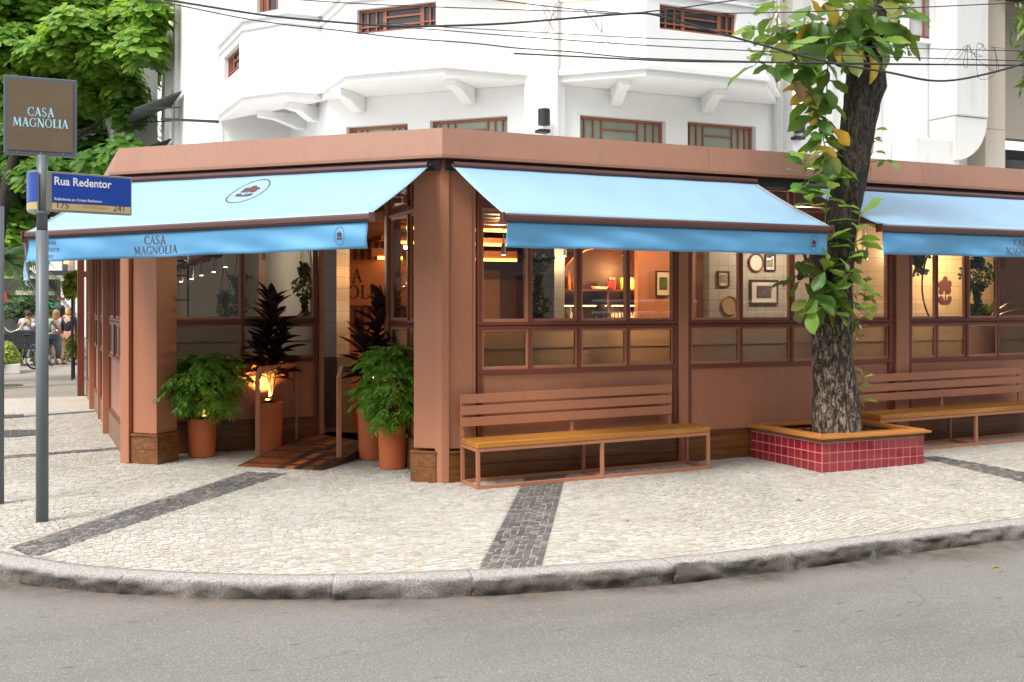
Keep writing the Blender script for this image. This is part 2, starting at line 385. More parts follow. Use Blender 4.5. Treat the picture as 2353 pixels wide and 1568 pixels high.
def pavement():
    st = .12; X = np.arange(-5.2, 22, st); Y = np.arange(-4.0, 30, st)
    mb = MB(); idm = {}
    def vid(i, j):
        k = (i, j)
        if k not in idm:
            x = X[i]; y = Y[j]; idm[k] = len(mb.v); mb.v.append((float(x), float(y), gz(x, y)-.006))
        return idm[k]
    KX = KA[:,0]; KY = KA[:,1]
    for i in range(len(X)-1):
        cx = X[i]+st/2
        for j in range(len(Y)-1):
            cy = Y[j]+st/2
            if cx > -2.3 and cy > 3.6: continue
            if cx > -2.45 and cy > 4.2: continue
            if cx > 9 and cy > 2: continue
            if cx < -3.2 or cy < -1:
                if cy > 6:
                    if cx < -4.9: continue
                elif kerb_dist(cx, cy) < -.10: continue
            mb.f.append((vid(i,j), vid(i+1,j), vid(i+1,j+1), vid(i,j+1)))
    return struct('pavement', mb, bedm(), fix=False, smooth=True)
PAVE = pavement()

def inpoly(x, y, P):
    c = False; n = len(P)
    for i in range(n):
        x1, y1 = P[i]; x2, y2 = P[(i+1) % n]
        if (y1 > y) != (y2 > y) and x < (x2-x1)*(y-y1)/(y2-y1)+x1: c = not c
    return c
B1 = [tuple(atz(*q).xy) for q in ((572,1083),(664,1087),(75,1281),(22,1258))]
B2 = [(.90,0),(1.36,0),(-.60,-3.46),(-1.00,-3.33)]
B3 = [(5.24,-.9),(5.48,-.9),(5.6,-2.1),(5.5,-3.6),(5.0,-3.6),(5.14,-2.2)]
B4 = [(-5,3.30),(-2.6,3.82),(-2.6,4.06),(-5,3.56)]
B5 = [(-5,7.75),(-2.6,8.75),(-2.6,8.98),(-5,8.05)]
B3b = [(5.14,-2.2),(5.6,-2.1),(5.5,-3.6),(5.0,-3.6)]; B3 = [(5.24,-.9),(5.48,-.9),(5.6,-2.1),(5.14,-2.2)]
BANDS = [(B1, 0), (B2, 0), (B3, 0), (B3b, 0), ([B4[0],B4[3],B4[2],B4[1]], 0), ([B5[0],B5[3],B5[2],B5[1]], 0)]
def inband(x, y, m=0):
    for P, a in BANDS:
        if inpoly(x, y, P): return True
    return False
RAMPF = [(-1.63,1.85),(-.91,1.21),(.25,2.55),(-.4,3.3)]
def stone_ok(x, y):
    if y > 9.0 or x > 9.5: return False
    if kerb_dist(x, y) < .012: return False
    if x > -2.66 and y > 3.12: return False
    if x > .02 and y > .02: return False
    if x > 0 and y > 0: return False
    if 3.66 < x < 4.98 and -1.2 < y < -.1: return False
    return True
def stonem(name, stops, rough=.6):
    m, t, b, _ = nodes(name); r = randv(t); v = coords(t)
    c = ramp(t, r, stops); n1 = noise(t, v, 1.1, 5, .65); n2 = noise(t, v, 55, 4, .6)
    c = mixc(t, mathn(t, 'MULTIPLY', ramp(t, n1, [(.42, (0,)*3), (.68, (1,)*3)]), .34), c, (.33,.285,.23))
    c = mixc(t, mathn(t, 'MULTIPLY', ramp(t, n2, [(.45, (0,)*3), (.7, (1,)*3)]), .3), c, mixc(t, .5, c, (.2,.17,.14)))
    L(t, c, b.inputs['Base Color']); b.inputs['Roughness'].default_value = rough; bump(t, b, n2, .5, .004); return m
LSTONE = stonem('limestone_cobble', [(0, (.48,.455,.40)), (.2, (.55,.53,.48)), (.4, (.41,.39,.345)), (.55, (.60,.58,.535)), (.75, (.48,.465,.44)), (.92, (.53,.465,.37)), (1, (.38,.35,.31))])
BSTONE = stonem('basalt_cobble', [(0, (.07,.073,.08)), (.35, (.12,.124,.135)), (.6, (.085,.085,.09)), (.8, (.19,.18,.165)), (1, (.26,.235,.20))])
for mm in (BSTONE,): pass
def stone_verts(q, z, rs):
    cx = sum(p[0] for p in q)/4; cy = sum(p[1] for p in q)/4
    tx = rs.uniform(-.03, .03); ty = rs.uniform(-.03, .03); h = rs.uniform(-.0022, .0022)
    vs = []
    for x, y in q: vs.append((cx+(x-cx)*.985, cy+(y-cy)*.985, z-.012))
    for x, y in q:
        vs.append((cx+(x-cx)*.90, cy+(y-cy)*.90, z+h+(x-cx)*tx+(y-cy)*ty))
    return vs, (cx, cy)
SF = [(4,5,6,7),(0,1,5,4),(1,2,6,5),(2,3,7,6),(3,0,4,7)]
def lattice(bound, ang, pu, pv, warp, rs, test):
    x0, x1, y0, y1 = bound; ca, sa = math.cos(ang), math.sin(ang)
    cx, cy = (x0+x1)/2, (y0+y1)/2; R = math.hypot(x1-x0, y1-y0)/2
    nu = int(R/pu)+1; nv = int(R/pv)+1; out = []
    def P(u, v):
        x = cx+u*ca-v*sa; y = cy+u*sa+v*ca
        if warp:
            n = mnoise.noise_vector(Vector((x*.45, y*.45, 3.1))); n2 = mnoise.noise_vector(Vector((x*1.6, y*1.6, 9)))
            x += n.x*.35+n2.x*.03; y += n.y*.35+n2.y*.03
        return x, y
    g = .0030
    for j in range(-nv, nv):
        off = rs.uniform(0, pu); i = 0; u = -R+off
        vb = j*pv
        while u < R:
            w = pu*rs.uniform(.72, 1.3)
            mx_, my_ = P(u+w/2, vb+pv/2)
            if x0 <= mx_ <= x1 and y0 <= my_ <= y1 and test(mx_, my_):
                js = lambda: rs.uniform(-.0065, .0065)
                q = [P(u+g+js(), vb+g+js()), P(u+w-g+js(), vb+g+js()), P(u+w-g+js(), vb+pv-g+js()), P(u+g+js(), vb+pv-g+js())]
                out.append(q)
            u += w
    return out
def cobbles():
    rs = random.Random(3)
    light = lattice((-5, 9.5, -3.7, 3.2), .12, .064, .054, True, rs, lambda x, y: stone_ok(x, y) and not inband(x, y))
    light += lattice((-5, -2.6, 3.2, 9.0), .12, .068, .06, True, rs, lambda x, y: stone_ok(x, y) and not inband(x, y))
    dark = []
    for P, a in BANDS:
        xs = [p[0] for p in P]; ys = [p[1] for p in P]
        a0, a1, b1, b0 = [Vector(p) for p in P]          # start edge a0-a1, far edge b0-b1
        ln_ = ((b0-a0).length+(b1-a1).length)/2; wd_ = ((a1-a0).length+(b1-b0).length)/2; nv = max(2, round(wd_/.052))
        def BM(u, v): p = a0.lerp(b0, u).lerp(a1.lerp(b1, u), v); return (p.x, p.y)
        for k in range(nv):
            u = rs.uniform(0, .05)/ln_
            while u < 1:
                du = .056*rs.uniform(.65, 1.35)/ln_; u2 = min(1, u+du); e = .0032/ln_; f = .0032/wd_; j_ = lambda s_: rs.uniform(-.007, .007)/s_
                v0 = k/nv+f; v1 = (k+1)/nv-f; w0 = 0 if k == 0 else 1; w1 = 0 if k == nv-1 else 1
                q = [BM(u+e+j_(ln_), v0+j_(wd_)*w0), BM(u2-e+j_(ln_), v0+j_(wd_)*w0), BM(u2-e+j_(ln_), v1+j_(wd_)*w1), BM(u+e+j_(ln_), v1+j_(wd_)*w1)]
                c_ = BM((u+u2)/2, (v0+v1)/2)
                if stone_ok(*c_):
                    ar = sum(q[i][0]*q[(i+1)%4][1]-q[(i+1)%4][0]*q[i][1] for i in range(4)); dark.append(q if ar > 0 else q[::-1])
                u = u2
    def push(p):
        for P, a in BANDS:
            if inpoly(p[0], p[1], P):
                best = None
                for i in range(4):
                    A_, B_ = Vector(P[i]), Vector(P[(i+1) % 4]); d = B_-A_; t = max(0, min(1, (Vector(p)-A_).dot(d)/d.length_squared)); c = A_+d*t; r = (c-Vector(p)).length
                    if best is None or r < best[0]: best = (r, c)
                return (best[1].x, best[1].y)
        return p
    light = [[push(p) for p in q] for q in light]
    allq = [(q, LSTONE) for q in light]+[(q, BSTONE) for q in dark]
    def key(t):
        x, y = t[0][0]; d = math.hypot(x-CAMP[0], y-CAMP[1])
        dx, dy = x-CAMP[0], y-CAMP[1]; Zc = dx*Fv[0]+dy*Fv[1]; lat = (dx*Rv[0]+dy*Rv[1])/max(Zc, .1)
        return Zc+(50 if abs(lat) > .475 else 0)
    allq.sort(key=key)
    for k, (q, m) in enumerate(allq[:290]):
        x, y = q[0]; vs, (cx, cy) = stone_verts(q, gz(x, y), rs)
        mb = MB(); mb.add([(a-cx, b-cy, c) for a, b, c in vs], SF); me = mb.mesh('paving_stone', m, fix=False)
        o = bpy.data.objects.new('paving_stone', me); COL.objects.link(o); o.parent = PAVE; o.location = (cx, cy, 0)
    for m, nm in ((LSTONE, 'pale_cobbles'), (BSTONE, 'dark_cobbles')):
        V = []; F = []
        for q, mm in allq[290:]:
            if mm is not m: continue
            x, y = q[0]; vs, _c = stone_verts(q, gz(x, y), rs); b = len(V); V += vs; F += [tuple(i+b for i in f) for f in SF]
        me = bpy.data.meshes.new(nm); me.from_pydata(V, [], F); me.materials.append(m)
        o = bpy.data.objects.new(nm, me); COL.objects.link(o); o.parent = PAVE; o['kind'] = 'stuff'
cobbles()

# kerb stones of rough granite
def granm():
    m, t, b, _ = nodes('rough_granite'); v = coords(t); n1 = noise(t, v, 70, 4, .7); n2 = noise(t, v, 3, 5, .6)
    g = N(t, 'ShaderNodeNewGeometry'); sp = N(t, 'ShaderNodeSeparateXYZ'); L(t, g.outputs['Position'], sp.inputs[0])
    c = mixc(t, ramp(t, n1, [(.38, (0,)*3), (.62, (1,)*3)]), (.26,.245,.225), (.56,.53,.49))
    a = N(t, 'ShaderNodeAttribute'); a.attribute_name = 'face_dark'
    c = mixc(t, mathn(t, 'MULTIPLY', a.outputs['Fac'], ramp(t, n2, [(.3, (.55,)*3), (.6, (1,)*3)])), c, mixc(t, n1, (.020,.017,.014), (.12,.105,.085)))
    L(t, c, b.inputs['Base Color']); b.inputs['Roughness'].default_value = .85; bump(t, b, n1, .8, .01); return m
GRAN = granm()
KERB = bpy.data.objects.new('kerb', None); COL.objects.link(KERB); KERB['kind'] = 'structure'; ORG['kerb'] = Matrix.Identity(4)
def kerb():
    rs = random.Random(5); i = 0; n = len(KL)
    acc = [0]
    for k in range(1, n): acc.append(acc[-1]+(KL[k]-KL[k-1]).length)
    start = next(k for k in range(n) if KL[k].y < 9)
    i = start
    prof = [(.0, -.02), (.0, .004), (.06, .006), (.12, .006), (.168, .003), (.190, -.006), (.202, -.022), (.210, -.04), (.214, -.062), (.213, -.085), (.210, -.115), (.205, -.16)]
    while i < n-5 and KL[i].x < 10.5:
        ln = rs.uniform(.7, 1.35); j = i
        while j < n-1 and acc[j]-acc[i] < ln: j += 1
        vs = []; fs = []; w = len(prof); tx = rs.uniform(-.004, .004); face_dark = []
        idx = list(range(i, j+1)); seed = rs.uniform(0, 99)
        sub = []
        for a in range(len(idx)-1):
            for q in (0, .5): sub.append((idx[a], q))
        sub.append((idx[-1], 0))
        for e, (k, q) in enumerate(sub):
            p = KL[k] if q == 0 else (KL[k]+KL[min(k+1, n-1)])/2; nn = KN[k]
            endg = .003 if e == 0 else (-.003 if e == len(sub)-1 else 0)
            dd = Vector((-nn.y, nn.x)); rx = sm(-2.5, 2.5, p.x)
            for m, (o, z) in enumerate(prof):
                nv = mnoise.noise_vector(Vector((p.x*9+seed, p.y*9, m*.55))); nv2 = mnoise.noise_vector(Vector((p.x*2.5+seed, p.y*2.5, m*.2)))
                am = 0.0 if m < 3 else (.008 if m < 5 else .030)
                oo = o+am*nv.x+(0 if m < 5 else .034*nv2.x)+(tx if m > 2 else 0); zz = z+am*.45*nv.z+(.003*nv2.z if m > 1 else 0)
                vs.append((p.x+nn.x*oo-dd.x*endg, p.y+nn.y*oo-dd.y*endg, zz))
                face_dark.append(min(1, (max(0, (m-3.6)/2.2)*(.80+.3*rx)) if m >= 4 else .12))  # darkens the stone from its top edge down the face
        R = len(sub)
        for e in range(R-1):
            for m in range(w-1): fs.append((e*w+m, e*w+m+1, (e+1)*w+m+1, (e+1)*w+m))
        fs.append(tuple(range(w))); fs.append(tuple((R-1)*w+m for m in range(w-1, -1, -1)))
        mb = MB(); mb.add(vs, fs); me = mb.mesh('kerb_stone', GRAN, smooth=True)
        at = me.attributes.new('face_dark', 'FLOAT', 'POINT'); at.data.foreach_set('value', face_dark)
        o = obj('kerb_stone', me, GRAN, KERB)
        i = j
kerb()

# ---------------------------------------------------------------- lettering and emblem
def stroke(pts, w):
    """list of 2-D quads for a polyline with per-point widths"""
    out = []
    P = [Vector(p) for p in pts]; W = w if isinstance(w, (list, tuple)) else [w]*len(P)
    Lf = []; Rt = []
    for i, p in enumerate(P):
        d = (P[min(i+1, len(P)-1)]-P[max(i-1, 0)]).normalized(); n = Vector((-d.y, d.x)); Lf.append(p+n*W[i]/2); Rt.append(p-n*W[i]/2)
    for i in range(len(P)-1): out.append([Lf[i], Rt[i], Rt[i+1], Lf[i+1]])
    return out
def arc(cx, cy, rx, ry, a0, a1, n=14, w0=.05, w1=.14):
    pts = []; W = []
    for i in range(n+1):
        a = rad(a0+(a1-a0)*i/n); pts.append((cx+rx*math.cos(a), cy+ry*math.sin(a))); W.append(w0+(w1-w0)*abs(math.cos(a))**1.3)
    return stroke(pts, W)
def serif(x, y, w=.26): return stroke([(x-w/2, y), (x+w/2, y)], .05)
GW = 1.0
def glyph(c):
    T, t_ = .13*GW, .055*GW
    if c == 'I': return .36, stroke([(.18,0),(.18,1)], T)+serif(.18,.025)+serif(.18,.975)
    if c == 'L': return .62, stroke([(.18,0),(.18,1)], T)+serif(.18,.975)+stroke([(.06,.03),(.58,.03)], .06)+stroke([(.56,.0),(.60,.24)], .05)
    if c == 'A': return .80, stroke([(.10,0),(.42,1.0)], t_)+stroke([(.38,1.0),(.70,0)], T)+stroke([(.2,.34),(.58,.34)], t_)+serif(.10,.025,.22)+serif(.70,.025,.26)
    if c == 'M': return 1.06, stroke([(.14,0),(.2,1)], t_)+stroke([(.2,1),(.52,.12)], T)+stroke([(.52,.12),(.84,1)], t_)+stroke([(.84,1),(.90,0)], T)+serif(.14,.025,.24)+serif(.90,.025,.28)+serif(.16,.975,.2)+serif(.88,.975,.2)
    if c == 'N': return .90, stroke([(.16,0),(.16,1)], t_)+stroke([(.14,1),(.76,0)], T)+stroke([(.76,0),(.76,1)], t_)+serif(.16,.025,.24)+serif(.12,.975,.2)+serif(.76,.975,.24)
    if c in 'OÓ':
        g = arc(.44,.5,.35,.475,0,360,26,.05,.15)
        if c == 'Ó': g += stroke([(.40,1.1),(.56,1.3)], [.05,.12])
        return .90, g
    if c == 'C': return .80, arc(.46,.5,.36,.475,48,312,20,.05,.15)+stroke([(.70,.72),(.74,.97)], .06)+stroke([(.70,.2),(.75,.08)], .05)
    if c == 'G': return .88, arc(.46,.5,.36,.475,48,322,20,.05,.15)+stroke([(.70,.72),(.74,.97)], .06)+stroke([(.76,.05),(.76,.44)], .12)+serif(.76,.44,.26)
    if c == 'S': return .64, arc(.31,.735,.20,.235,30,215,12,.06,.12)+stroke([(.15,.60),(.31,.51),(.47,.39)], [.11,.15,.12])+arc(.31,.27,.22,.245,35,-150,14,.06,.13)+stroke([(.49,.80),(.51,.96)], .05)+stroke([(.10,.22),(.09,.04)], .05)
    return .4, []
def word(s, h, track=.05):
    x = 0; q = []
    for c in s:
        w, g = glyph(c); q += [[Vector((x+p.x, p.y))*h for p in quad] for quad in g]; x += w+track
    return q, (x-track)*h
def quads_mb(quads, fn, th=.003):
    """fn(u, v, n) maps the print plane to the place; every stroke gets its own hair of relief"""
    mb = MB()
    for i, q in enumerate(quads):
        e = .0006+(i % 5)*.0004
        vs = [fn(p.x, p.y, e) for p in q]; k = len(q); mb.add(vs, [tuple(range(k))])
    return mb
def logo_quads(h):
    a, wa = word('CASA', h); b, wb = word('MAGNÓLIA', h)
    out = [[p-Vector((wa/2, -.10*h)) for p in q] for q in a]+[[p-Vector((wb/2, h*1.12)) for p in q] for q in b]
    return out
def emblem_quads(r):
    q = []
    n = 40
    for i in range(n):
        a0, a1 = 2*PI*i/n, 2*PI*(i+1)/n
        q.append([Vector((.62*r*math.cos(a0), r*math.sin(a0))), Vector((.62*r*math.cos(a1), r*math.sin(a1))), Vector((.58*r*math.cos(a1), .95*r*math.sin(a1))), Vector((.58*r*math.cos(a0), .95*r*math.sin(a0)))])
    def petal(cx, cy, ang, ln, wd):
        pts = []
        for i in range(10):
            t = 2*PI*i/10; x = (ln/2)*math.cos(t)+ln/2; y = wd/2*math.sin(t)*(1.1 if math.cos(t) > 0 else .8)
            pts.append(Vector((cx+x*math.cos(ang)-y*math.sin(ang), cy+x*math.sin(ang)+y*math.cos(ang))))
        return pts
    for a in (90, 20, 160, 215, -35): q.append(petal(0, .14*r, rad(a), .34*r, .24*r))
    q.append(petal(.02*r, -.42*r, rad(35), .36*r, .22*r)); q.append(petal(-.02*r, -.42*r, rad(145), .36*r, .22*r))
    q += stroke([(0,.1*r),(.03*r,-.15*r),(0,-.45*r)], .03*r)
    return q
def text_mb(body, size, fn, bold=0.0, shear=0.0, align='LEFT'):
    cu = bpy.data.curves.new('txt', 'FONT'); cu.body = body; cu.size = size; cu.offset = bold*size; cu.shear = shear; cu.align_x = align; cu.resolution_u = 3
    to = bpy.data.objects.new('txt', cu); COL.objects.link(to); dg = bpy.context.evaluated_depsgraph_get()
    me = bpy.data.meshes.new_from_object(to.evaluated_get(dg)); mb = MB()
    mb.add([fn(v.co.x, v.co.y, .001) for v in me.vertices], [tuple(p.vertices) for p in me.polygons])
    bpy.data.objects.remove(to); bpy.data.meshes.remove(me); return mb

# ================================================================ RESTAURANT
REST = thing('restaurant', 'terracotta painted corner restaurant pavilion with glazed walls under a deep fascia', 'restaurant', (0,0,0))
def Lright(s, n, z): return (s, -n, z)
def Lside(s, n, z): return (-2.7-n, 2.75+s, z)
def Lw1(s, n, z): return (-2.6+s, 3.15-n, z)
def Lw2(s, n, z): return (-n, 1.71-s, z)
R2 = math.sqrt(.5)
def Lch(s, n, z): return (-s*R2-n*R2, s*R2-n*R2, z)          # from the corner post leftwards, outward normal n
def offs(n, far=22, back=17):
    return [(-2.7-n, back), (-2.7-n, 2.7-n*math.sqrt(2)+n), (-.4142*n, -n), (far, -n)]
def sweep(prof, far=22, back=13.2, i0=0, i1=3, trim=0):
    """profile of (n, z) swept along the outline between its corner points i0..i1"""
    mb = MB(); rows = [[Vector((*offs(n, far, back)[i], z)) for n, z in prof] for i in range(i0, i1+1)]
    for a, b in zip(rows, rows[1:]):
        d = (b[0]-a[0]).normalized(); k = len(prof)
        if trim:
            a = [p+d*trim for p in a]; b = [p-d*trim for p in b]
        vs = a+b; fs = [(i, (i+1) % k, (i+1) % k+k, i+k) for i in range(k)]+[tuple(range(k)), tuple(range(2*k-1, k-1, -1))]
        mb.add(vs, fs)
    return mb
FPROF = [(.20,3.155),(.20,3.185),(.165,3.19),(.10,3.455),(.03,3.46),(.03,3.16)]
for k in range(3):
    if k < 2: obj('fascia', sweep(FPROF, i0=k, i1=k+1), TERRA2, REST)
def fseg(x0, x1):
    mb = MB(); vs = []
    for x in (x0, x1):
        for n, z in FPROF:
            xx = -.4142*n if x == 0 else x
            vs.append((xx, -n, z))
    k = len(FPROF); mb.add(vs, [(i, (i+1) % k, (i+1) % k+k, i+k) for i in range(k)]+[tuple(range(k)), tuple(range(2*k-1, k-1, -1))]); return mb
for x0, x1 in ((0,3.02),(3.024,6.1),(6.104,9.2),(9.204,22)): obj('fascia', fseg(x0, x1), TERRA2, REST)
rf = MB(); o0 = offs(-.02, 22, 13.1); rf.prism([(22, 1.9)] + [(22, .03), (.02, .03), (-2.65, 2.72), (-2.65, 13.1), (-.2, 13.1), (-.15, 4.0), (1.9, 1.95)], 3.30, 3.44)
obj('roof', rf, whitewall('pale_roof_membrane', (.7,.7,.68), .3), REST)
cs = sweep([(.0,3.05),(.10,3.05),(.10,3.15),(.0,3.15)], i0=0, i1=3, trim=.03); obj('awning_housing', cs, DUCT, REST)

Z_SK, Z_P1, Z_L0, Z_L1, Z_U0, Z_U1, Z_H = .33, 1.045, 1.09, 1.49, 1.53, 2.70, 3.10
def wbx(mb, Lf, s0, s1, n0, n1, z0, z1): return mb.box(s0, s1, n0, n1, z0, z1, Lf)
def window(Lf, s0, s1, z0, z1, mull, pane_m, sash=None, fr=.045, hbar=None, frm=None):
    """one framed window with mullions; panes are sub-parts"""
    frm = frm or DARKR; m = MB()
    wbx(m, Lf, s0, s1, -.035, .03, z0-fr, z0); wbx(m, Lf, s0, s1, -.035, .03, z1, z1+fr)
    wbx(m, Lf, s0, s0+fr, -.034, .029, z0, z1); wbx(m, Lf, s1-fr, s1, -.034, .029, z0, z1)
    w = obj('window', m, frm, REST, bevel=.003)
    xs = [s0+fr]+list(mull)+[s1-fr]
    for q in mull:
        mm = MB(); wbx(mm, Lf, q-.018, q+.018, -.033, .026, z0, z1); obj('mullion', mm, frm, w, bevel=.003)
    for i in range(len(xs)-1):
        a = xs[i]+(.018 if i else 0); b = xs[i+1]-(.018 if i < len(xs)-2 else 0)
        p = MB(); sw = .022; sn = -.01 if (i % 2) else .006
        for c in ((a, b, z0, z0+sw+.01), (a, b, z1-sw, z1), (a, a+sw, z0+sw+.01, z1-sw), (b-sw, b, z0+sw+.01, z1-sw)):
            wbx(p, Lf, c[0], c[1], -.022+sn, .012+sn, c[2], c[3])
        obj('sash', p, TERRA, w)
        g = MB(); wbx(g, Lf, a+sw-.004, b-sw+.004, -.007+sn, -.001+sn, z0+sw+.006, z1-sw+.004)
        obj('pane', g, pane_m, w)
        if hbar:
            h = MB(); wbx(h, Lf, a+sw, b-sw, -.05, -.03, hbar-.008, hbar+.008); obj('glazing_bar', h, TERRA, w)
    return w
def glazed(Lf, s0, s1, mull, gnd=lambda s: 0, skm=None, pz=True, trans=True):
    window(Lf, s0, s1, Z_L0, Z_L1, mull, FROST, hbar=1.29)
    window(Lf, s0, s1, Z_U0+.035, Z_U1, mull, GLASS)
    if trans: window(Lf, s0, s1, Z_U1+.09, Z_H-.05, mull, GLASS)
    p = MB(); wbx(p, Lf, s0+.05, s1-.05, -.03, .0, Z_SK+.03, Z_P1-.002); obj('wall_panel', p, TERRA, REST)
    t = MB(); wbx(t, Lf, s0, s0+.05, -.032, .022, Z_SK+.02, Z_P1-.002); wbx(t, Lf, s1-.05, s1, -.032, .022, Z_SK+.02, Z_P1-.002)
    wbx(t, Lf, s0+.05, s1-.05, -.032, .018, Z_SK, Z_SK+.035); obj('panel_trim', t, DARKR, REST, bevel=.003)
def skirt(Lf, s0, s1, m, z0=.0, n=.03):
    for a, b in ((z0, .155), (.158, Z_SK-.012)):
        k = MB(); wbx(k, Lf, s0, s1, -.02, n, a, b); obj('skirting_board', k, m, REST, bevel=.002)
    k = MB(); wbx(k, Lf, s0-.002, s1+.002, -.02, n+.014, Z_SK-.011, Z_SK+.004); obj('skirting_cap', k, m, REST, bevel=.002)
def pilaster(Lf, s0, s1, n=.07, z0=0, z1=3.15, m=None):
    k = MB(); wbx(k, Lf, s0, s1, -.12, n, z0, z1); obj('pilaster', k, m or TERRA, REST, bevel=.004)

# right facade
skirt(Lright, .36, 2.69, SKIRTX, .0)
pilaster(Lright, .30, .34, .02); pilaster(Lright, 2.70, 2.82, .045)
glazed(Lright, .36, 2.695, [.93, 1.50, 2.08])
glazed(Lright, 2.825, 5.72, [3.53, 4.24, 5.01]); skirt(Lright, 2.825, 5.74, SKIRTX, .02)
pilaster(Lright, 5.77, 5.97, .045); pilaster(Lright, 5.725, 5.765, .02, m=DARKR)
glazed(Lright, 5.98, 8.2, [6.44, 6.95, 7.47]); skirt(Lright, 5.98, 8.2, SKIRTX, .05)
pilaster(Lright, 8.21, 8.4, .045); glazed(Lright, 8.41, 11.2, [9.1, 9.8, 10.5]); skirt(Lright, 8.41, 11.2, SKIRTX, .07)
pilaster(Lright, 11.21, 11.5, .06); k = MB(); k.box(11.5, 22, -.02, .2, 0, 3.15); obj('wall_panel', k, TERRA, REST)
# corner post: two faces and a flange between
k = MB(); wbx(k, Lright, .045, .30, -.25, .03, Z_SK, 3.15); obj('corner_post', k, TERRA, REST, bevel=.003)
k = MB(); wbx(k, Lch, .045, .30, -.17, .03, Z_SK, 3.15); obj('corner_post', k, TERRA, REST, bevel=.003)
k = MB(); k.prism([(.045,-.06),(-.03,-.045),(-.075,.02),(-.02,.10),(.10,.06)], -.0, 3.15); obj('corner_flange', k, TERRA, REST, bevel=.006)
for Lf, a, b, m in ((Lright, .05, .335, SKIRTX), (Lch, .05, .325, SKIRTX)):
    for z0, z1 in ((.0, .145), (.148, .285)):
        k = MB(); wbx(k, Lf, a, b, -.12, .055, z0, z1); obj('skirting_board', k, m, REST, bevel=.002)
    k = MB(); wbx(k, Lf, a-.003, b+.003, -.12, .068, .286, .305); obj('skirting_cap', k, m, REST, bevel=.002)
# left pilaster group
B0 = 3.818                                    # length of the corner cut
k = MB(); wbx(k, Lch, B0-.42, B0-.105, -.30, .04, Z_SK, 3.15); obj('pilaster', k, TERRA, REST, bevel=.004)
k = MB(); wbx(k, Lch, B0-.085, B0+.03, -.08, .09, 0, 3.15); obj('corner_flange', k, TERRA, REST, bevel=.005)
for z0, z1 in ((.0, .155), (.158, .30)):
    k = MB(); wbx(k, Lch, B0-.45, B0-.10, -.30, .065, z0, z1); obj('skirting_board', k, SKIRTX, REST, bevel=.002)
k = MB(); wbx(k, Lch, B0-.455, B0-.095, -.30, .078, .302, .325); obj('skirting_cap', k, SKIRTX, REST, bevel=.002)
# recess walls beside the door
skirt(Lw1, .28, 2.15, SKIRTX); glazed(Lw1, .30, 2.14, [1.22]); pilaster(Lw1, 2.15, 2.21, .04, .14)
skirt(Lw2, .05, 1.42, SKIRTY); glazed(Lw2, .06, 1.42, [.70]); pilaster(Lw2, -.04, .05, .05, .0)
dn = MB(); dn.tube([(-2.28, 3.08, 0), (-2.28, 3.08, 3.1)], .014, 6); obj('downpipe', dn, DUCT, REST)
# door head across the recess and soffit over it
k = MB(); k.bar((-.42, 3.12, 2.74), (-.02, 1.76, 2.74), .08, .10); obj('door_head', k, TERRA, REST)
k = MB(); k.bar((-.42, 3.12, 3.02), (-.02, 1.76, 3.02), .10, .16); obj('door_head', k, TERRA, REST)
k = MB(); k.prism([(-2.45,2.75),(-2.4,3.1),(-.04,3.1),(-.04,.4),(-.2,.42)], 3.10, 3.14); obj('porch_ceiling', k, DARKW, REST)
k = MB(); wbx(k, Lch, .31, B0-.45, -.10, .0, 3.0, 3.15); obj('beam', k, DARKW, REST)
# side facade along the side street
sp = [0, 2.88, 6.85, 9.3]
ys = [.08, 2.80, 2.93, 5.65, 5.78, 9.2]
def sidebay(a, b, n):
    mull = [a+(b-a)*i/n for i in range(1, n)]
    glazed(Lside, a, b, mull); skirt(Lside, a, b, SKIRTY)
sidebay(.10, 2.78, 3); pilaster(Lside, 2.79, 2.95, .10); sidebay(2.96, 4.72, 3); pilaster(Lside, 4.73, 4.85, .06)
sidebay(4.86, 6.50, 3); pilaster(Lside, 6.51, 6.66, .10); sidebay(6.67, 9.3, 4)
k = MB(); k.box(-2.88, -2.76, 12.05, 12.2, 0, 3.1); obj('end_post', k, DARKR, REST, bevel=.004)
# floor, ceiling, ramp up to the door
fl = MB(); fl.prism([(22,.04),(.04,.04),(.04,1.71),(-.44,3.2),(-2.6,3.2),(-2.6,13),(3,13),(22,9)], .05, .14)
obj('floor', fl, wood('floor_boards', S((70,44,32)), S((110,72,50)), .35, 1), REST)
cl = MB(); cl.prism([(22,.04),(.04,.04),(.04,1.76),(-.44,3.2),(-2.6,3.2),(-2.6,13),(3,13),(22,9)], 3.12, 3.28)
obj('ceiling', cl, DARKW, REST)

